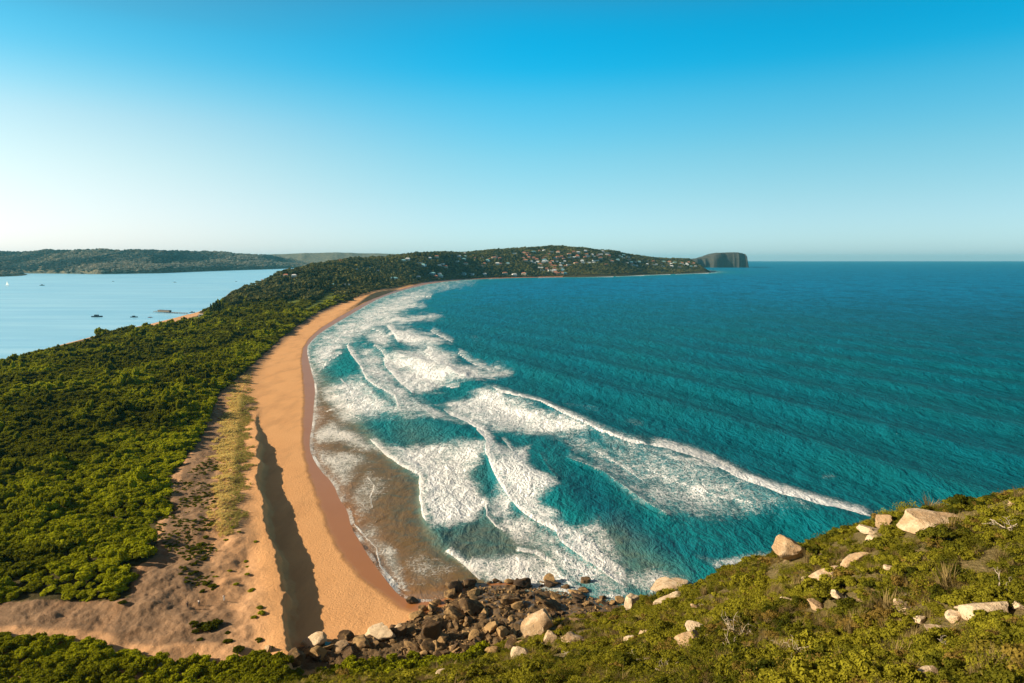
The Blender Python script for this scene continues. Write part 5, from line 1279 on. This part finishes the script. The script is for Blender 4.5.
# ------------------------------------------------------------------ jetty and boats on the bay
WOOD = plain('jetty_timber', (.16, .13, .10), .9, .2, .3)
x0, y0, _ = unp(187, 313.4, 1.2); x1, y1, _ = unp(154, 311.6, 1.2)
e = empty('jetty', (x1, y1, 0), math.atan2(y0 - y1, x0 - x1)); L_ = math.hypot(x0 - x1, y0 - y1); tag(e, 'dark timber jetty with a low shed reaching into the bay', 'jetty')
part('deck', MB().box((L_ / 2, 0, 1.35), (L_, 3.2, .3)).mesh('deck', WOOD), e)
part('railing', MB().box((L_ / 2, 1.5, 2.4), (L_, .12, .12)).box((L_ / 2, 1.5, 1.95), (L_, .1, .1)).mesh('railing', WOOD), e)
for k in range(11):
    for s in (-1.4, 1.4): part('post', MB().tube([(L_ * k / 10, s, -2), (L_ * k / 10, s, 2.6)], .22, 7).mesh('post', WOOD), e)
sh = part('shed', MB().box((L_ * .32, 0, 2.8), (L_ * .36, 4.2, 2.4)).mesh('shed', WOOD), e); part('roof', MB().poly([(-L_ * .19, 0), (L_ * .19, 0), (L_ * .17, .9), (-L_ * .17, .9)], 4.8).mesh('roof', ROOFS[3]), sh).location = (L_ * .32, 0, 4.0)

def hull_mesh(name, L, B, D, mat):
    n, k = 14, 7; V = []
    for i in range(n):
        t = i / (n - 1); w = B / 2 * (1 - max(0, (t - .45) / .55) ** 2.2) * (0.82 + .18 * min(1, t * 3)); sheer = D * (1 + .35 * t * t)
        for j in range(k):
            a = -1 + 2 * j / (k - 1); V.append((-L / 2 + L * t, a * w, sheer - (1 - abs(a) ** 2.5) * (sheer + .45 * D)))
    bm = bmesh.new(); vv = [bm.verts.new(v) for v in V]
    for i in range(n - 1):
        for j in range(k - 1): bm.faces.new((vv[i * k + j], vv[(i + 1) * k + j], vv[(i + 1) * k + j + 1], vv[i * k + j + 1]))
        bm.faces.new((vv[i * k + k - 1], vv[(i + 1) * k + k - 1], vv[(i + 1) * k], vv[i * k]))
    bm.faces.new([vv[j] for j in range(k)][::-1]); bmesh.ops.remove_doubles(bm, verts=bm.verts, dist=1e-4); bmesh.ops.recalc_face_normals(bm, faces=bm.faces)
    me = bpy.data.meshes.new(name); bm.to_mesh(me); bm.free(); me.materials.append(mat); return me
BW, BD, BR, BSAIL = plain('boat_white', (.8, .8, .78), .4, .4, .03), plain('boat_dark', (.02, .05, .07), .5, .4, .1), plain('boat_red', (.45, .08, .05), .5, .4, .05), plain('sailcloth', (.85, .85, .82), .8, .1, .03)
def boat(px, py, L, rz, hullm, cabm, lab, cat, mast=0, sail=False):
    x, y, _ = unp(px, py, 0); e = empty(cat.replace(' ', '_'), (x, y, .1), rz); tag(e, lab, cat); D = L * .09
    part('hull', hull_mesh('hull', L, L * .28, D, hullm), e)
    if cabm: c = part('cabin', MB().box((-L * .05, 0, D * 1.6), (L * .38, L * .18, D * 1.6), 0, .85).mesh('cabin', cabm), e); part('window', MB().box((-L * .05, 0, D * 1.85), (L * .36, L * .184, D * .5), 0, .93).mesh('window', GLASS), c)
    if mast: part('mast', MB().tube([(L * .08, 0, D * .5), (L * .08, 0, mast)], L * .008 + .05, 7).mesh('mast', BW), e); part('boom', MB().tube([(L * .08, 0, D * 2.2), (-L * .38, 0, D * 2.2)], L * .006 + .04, 6).mesh('boom', BW), e)
    if sail: part('sail', MB().poly([(L * .06, D * 2.4), (L * .06, mast * .97), (-L * .38, D * 2.4)], .12).mesh('sail', BSAIL), e); part('jib', MB().poly([(L * .46, D * 1.6), (L * .1, mast * .85), (L * .12, D * 1.8)], .1).mesh('jib', BSAIL), e)
boat(7, 286, 16, -.3, BW, None, 'white sailing boat under sail far out on the left of the bay', 'sailing boat', 17, True)
boat(42, 285.5, 16, 0.05, BD, BD, 'small dark boat far out right of the white sail', 'motor boat')
boat(97, 317, 17, .05, BD, BD, 'dark cruiser with a low mast nearest to the scrub', 'motor boat', 9)
boat(134, 317.3, 11.5, 0, BD, BD, 'dark moored boat left of the small red and white boat', 'motor boat')
boat(150, 317.6, 6.5, .2, BR, BW, 'small red and white boat off the jetty', 'motor boat')
boat(174.5, 282.5, 13, .2, BW, BW, 'white cruiser below the shaded hill', 'motor boat', 14)
boat(113, 281.5, 9, 0, BD, BW, 'tiny dark boat below the sunlit hill', 'motor boat')
boat(236, 281.5, 9, .3, BD, BW, 'dark boat moored by the wooded bay shore', 'motor boat')
boat(192, 312.6, 9, .5, BD, BR, 'dark boat with red cabin pulled up by the bay beach', 'motor boat')

# ------------------------------------------------------------------ people on the dune track
SKIN, HAIR = plain('skin', (.45, .27, .18), .6), plain('hair', (.05, .03, .02), .8)
def skin_obj(name, joints, bones, radii, mat, parent, root=0):
    me = bpy.data.meshes.new(name); me.from_pydata(joints, bones, []); me.update(); o = bpy.data.objects.new(name, me); link(o, parent); me.materials.append(mat)
    md = o.modifiers.new('skin', 'SKIN'); md.use_smooth_shade = True
    for v, r in zip(me.skin_vertices[0].data, radii): v.radius = (r, r) if not isinstance(r, tuple) else r
    me.skin_vertices[0].data[root].use_root = True
    o.modifiers.new('smooth', 'SUBSURF').levels = 1; o.modifiers['smooth'].render_levels = 1
    return o
def person(px, py, rz, top, legs, lab, stride=.16):
    hx, hy, hz_, _ = hits([px], [py]); e = empty('person', (hx[0], hy[0], hz_[0]), rz); tag(e, lab, 'person')
    J = [(0, 0, .95), (0, 0, 1.18), (0, 0, 1.40), (0, .01, 1.50), (0, .03, 1.62), (0, .03, 1.74), (.19, 0, 1.40), (.25, .02, 1.13), (.24, .12, .90), (-.19, 0, 1.40), (-.25, -.02, 1.13), (-.24, .06, .90), (.10, 0, .90), (.11, stride, .50), (.11, stride * .7, .08), (.11, stride * .7 + .16, .03), (-.10, 0, .90), (-.11, -stride * .2, .50), (-.11, -stride, .08), (-.11, -stride + .16, .03)]
    Bn = [(0, 1), (1, 2), (2, 3), (3, 4), (4, 5), (2, 6), (6, 7), (7, 8), (2, 9), (9, 10), (10, 11), (0, 12), (12, 13), (13, 14), (14, 15), (0, 16), (16, 17), (17, 18), (18, 19)]
    Rd = [.13, .125, .13, .055, .095, .07, .06, .045, .035, .06, .045, .035, .09, .065, .045, .04, .09, .065, .045, .04]
    skin_obj('body', J, Bn, Rd, SKIN, e)
    skin_obj('shirt', [J[0], J[1], J[2], J[6], J[7], J[9], J[10]], [(0, 1), (1, 2), (2, 3), (3, 4), (2, 5), (5, 6)], [.15, .145, .15, .08, .065, .08, .065], top, e)
    skin_obj('trousers', [J[0], J[12], J[13], J[14], J[16], J[17], J[18]], [(0, 1), (1, 2), (2, 3), (0, 4), (4, 5), (5, 6)], [.15, .105, .085, .065, .105, .085, .065], legs, e)
    hm = bmesh.new(); bmesh.ops.create_uvsphere(hm, u_segments=12, v_segments=8, radius=.105, matrix=Matrix.Translation((0, .005, 1.70))); me = bpy.data.meshes.new('hair'); hm.to_mesh(me); hm.free(); me.materials.append(HAIR); part('hair', me, e)
CW, CD, CB = plain('white_cloth', (.8, .8, .78), .9), plain('dark_cloth', (.04, .045, .06), .9), plain('blue_cloth', (.08, .12, .22), .9)
person(187.5, 608, .5, CD, CD, 'person in dark clothes walking on the dark trodden sand left of the others')
person(199, 606, -.4, CW, CD, 'person in a white top and dark trousers on the sand between the other two')
person(224, 601, .2, CW, CW, 'person dressed in white standing right of the other two on the sand', .06)

# two coloured towels left on the rocks above the beach
for px, py, c, lab in ((329, 646, (.10, .45, .60), 'turquoise cloth lying among the slabs at the beach end'), (346, 648, (.35, .45, .62), 'pale blue cloth draped on the light stone by the bushes')):
    hx, hy, hz_, _ = hits([px], [py]); bm = bmesh.new(); bmesh.ops.create_grid(bm, x_segments=10, y_segments=8, size=.5)
    for v in bm.verts: v.co.z = .12 * math.sin(v.co.x * 9 + px) * math.cos(v.co.y * 7); v.co.x *= 1.9; v.co.y *= 1.1
    bmesh.ops.solidify(bm, geom=bm.faces[:], thickness=.02)
    me = bpy.data.meshes.new('towel'); bm.to_mesh(me); bm.free(); me.materials.append(plain('towel_cloth', c, .9)); o = link(bpy.data.objects.new('towel', me)); o.location = (hx[0], hy[0], hz_[0] + .55); o.rotation_euler = (.3, .2, random.uniform(0, 3)); tag(o, lab, 'towel')

# ------------------------------------------------------------------ sea air
HAZE_DENSITY = 0.000022
b = NB('haze_air'); pv = b.n('ShaderNodeVolumePrincipled'); pv.inputs['Color'].default_value = (0.20, 0.74, 0.95, 1); pv.inputs['Density'].default_value = HAZE_DENSITY; pv.inputs['Anisotropy'].default_value = 0.2
b.t.links.new(pv.outputs[0], b.out.inputs['Volume'])
o = link(bpy.data.objects.new('haze', MB().box((0, 0, 0), (1, 1, 1)).mesh('haze', b.m))); o.scale = (46000, 46000, 206); o.location = (0, 0, 91); tag(o, 'thin blue sea haze', kind='stuff')
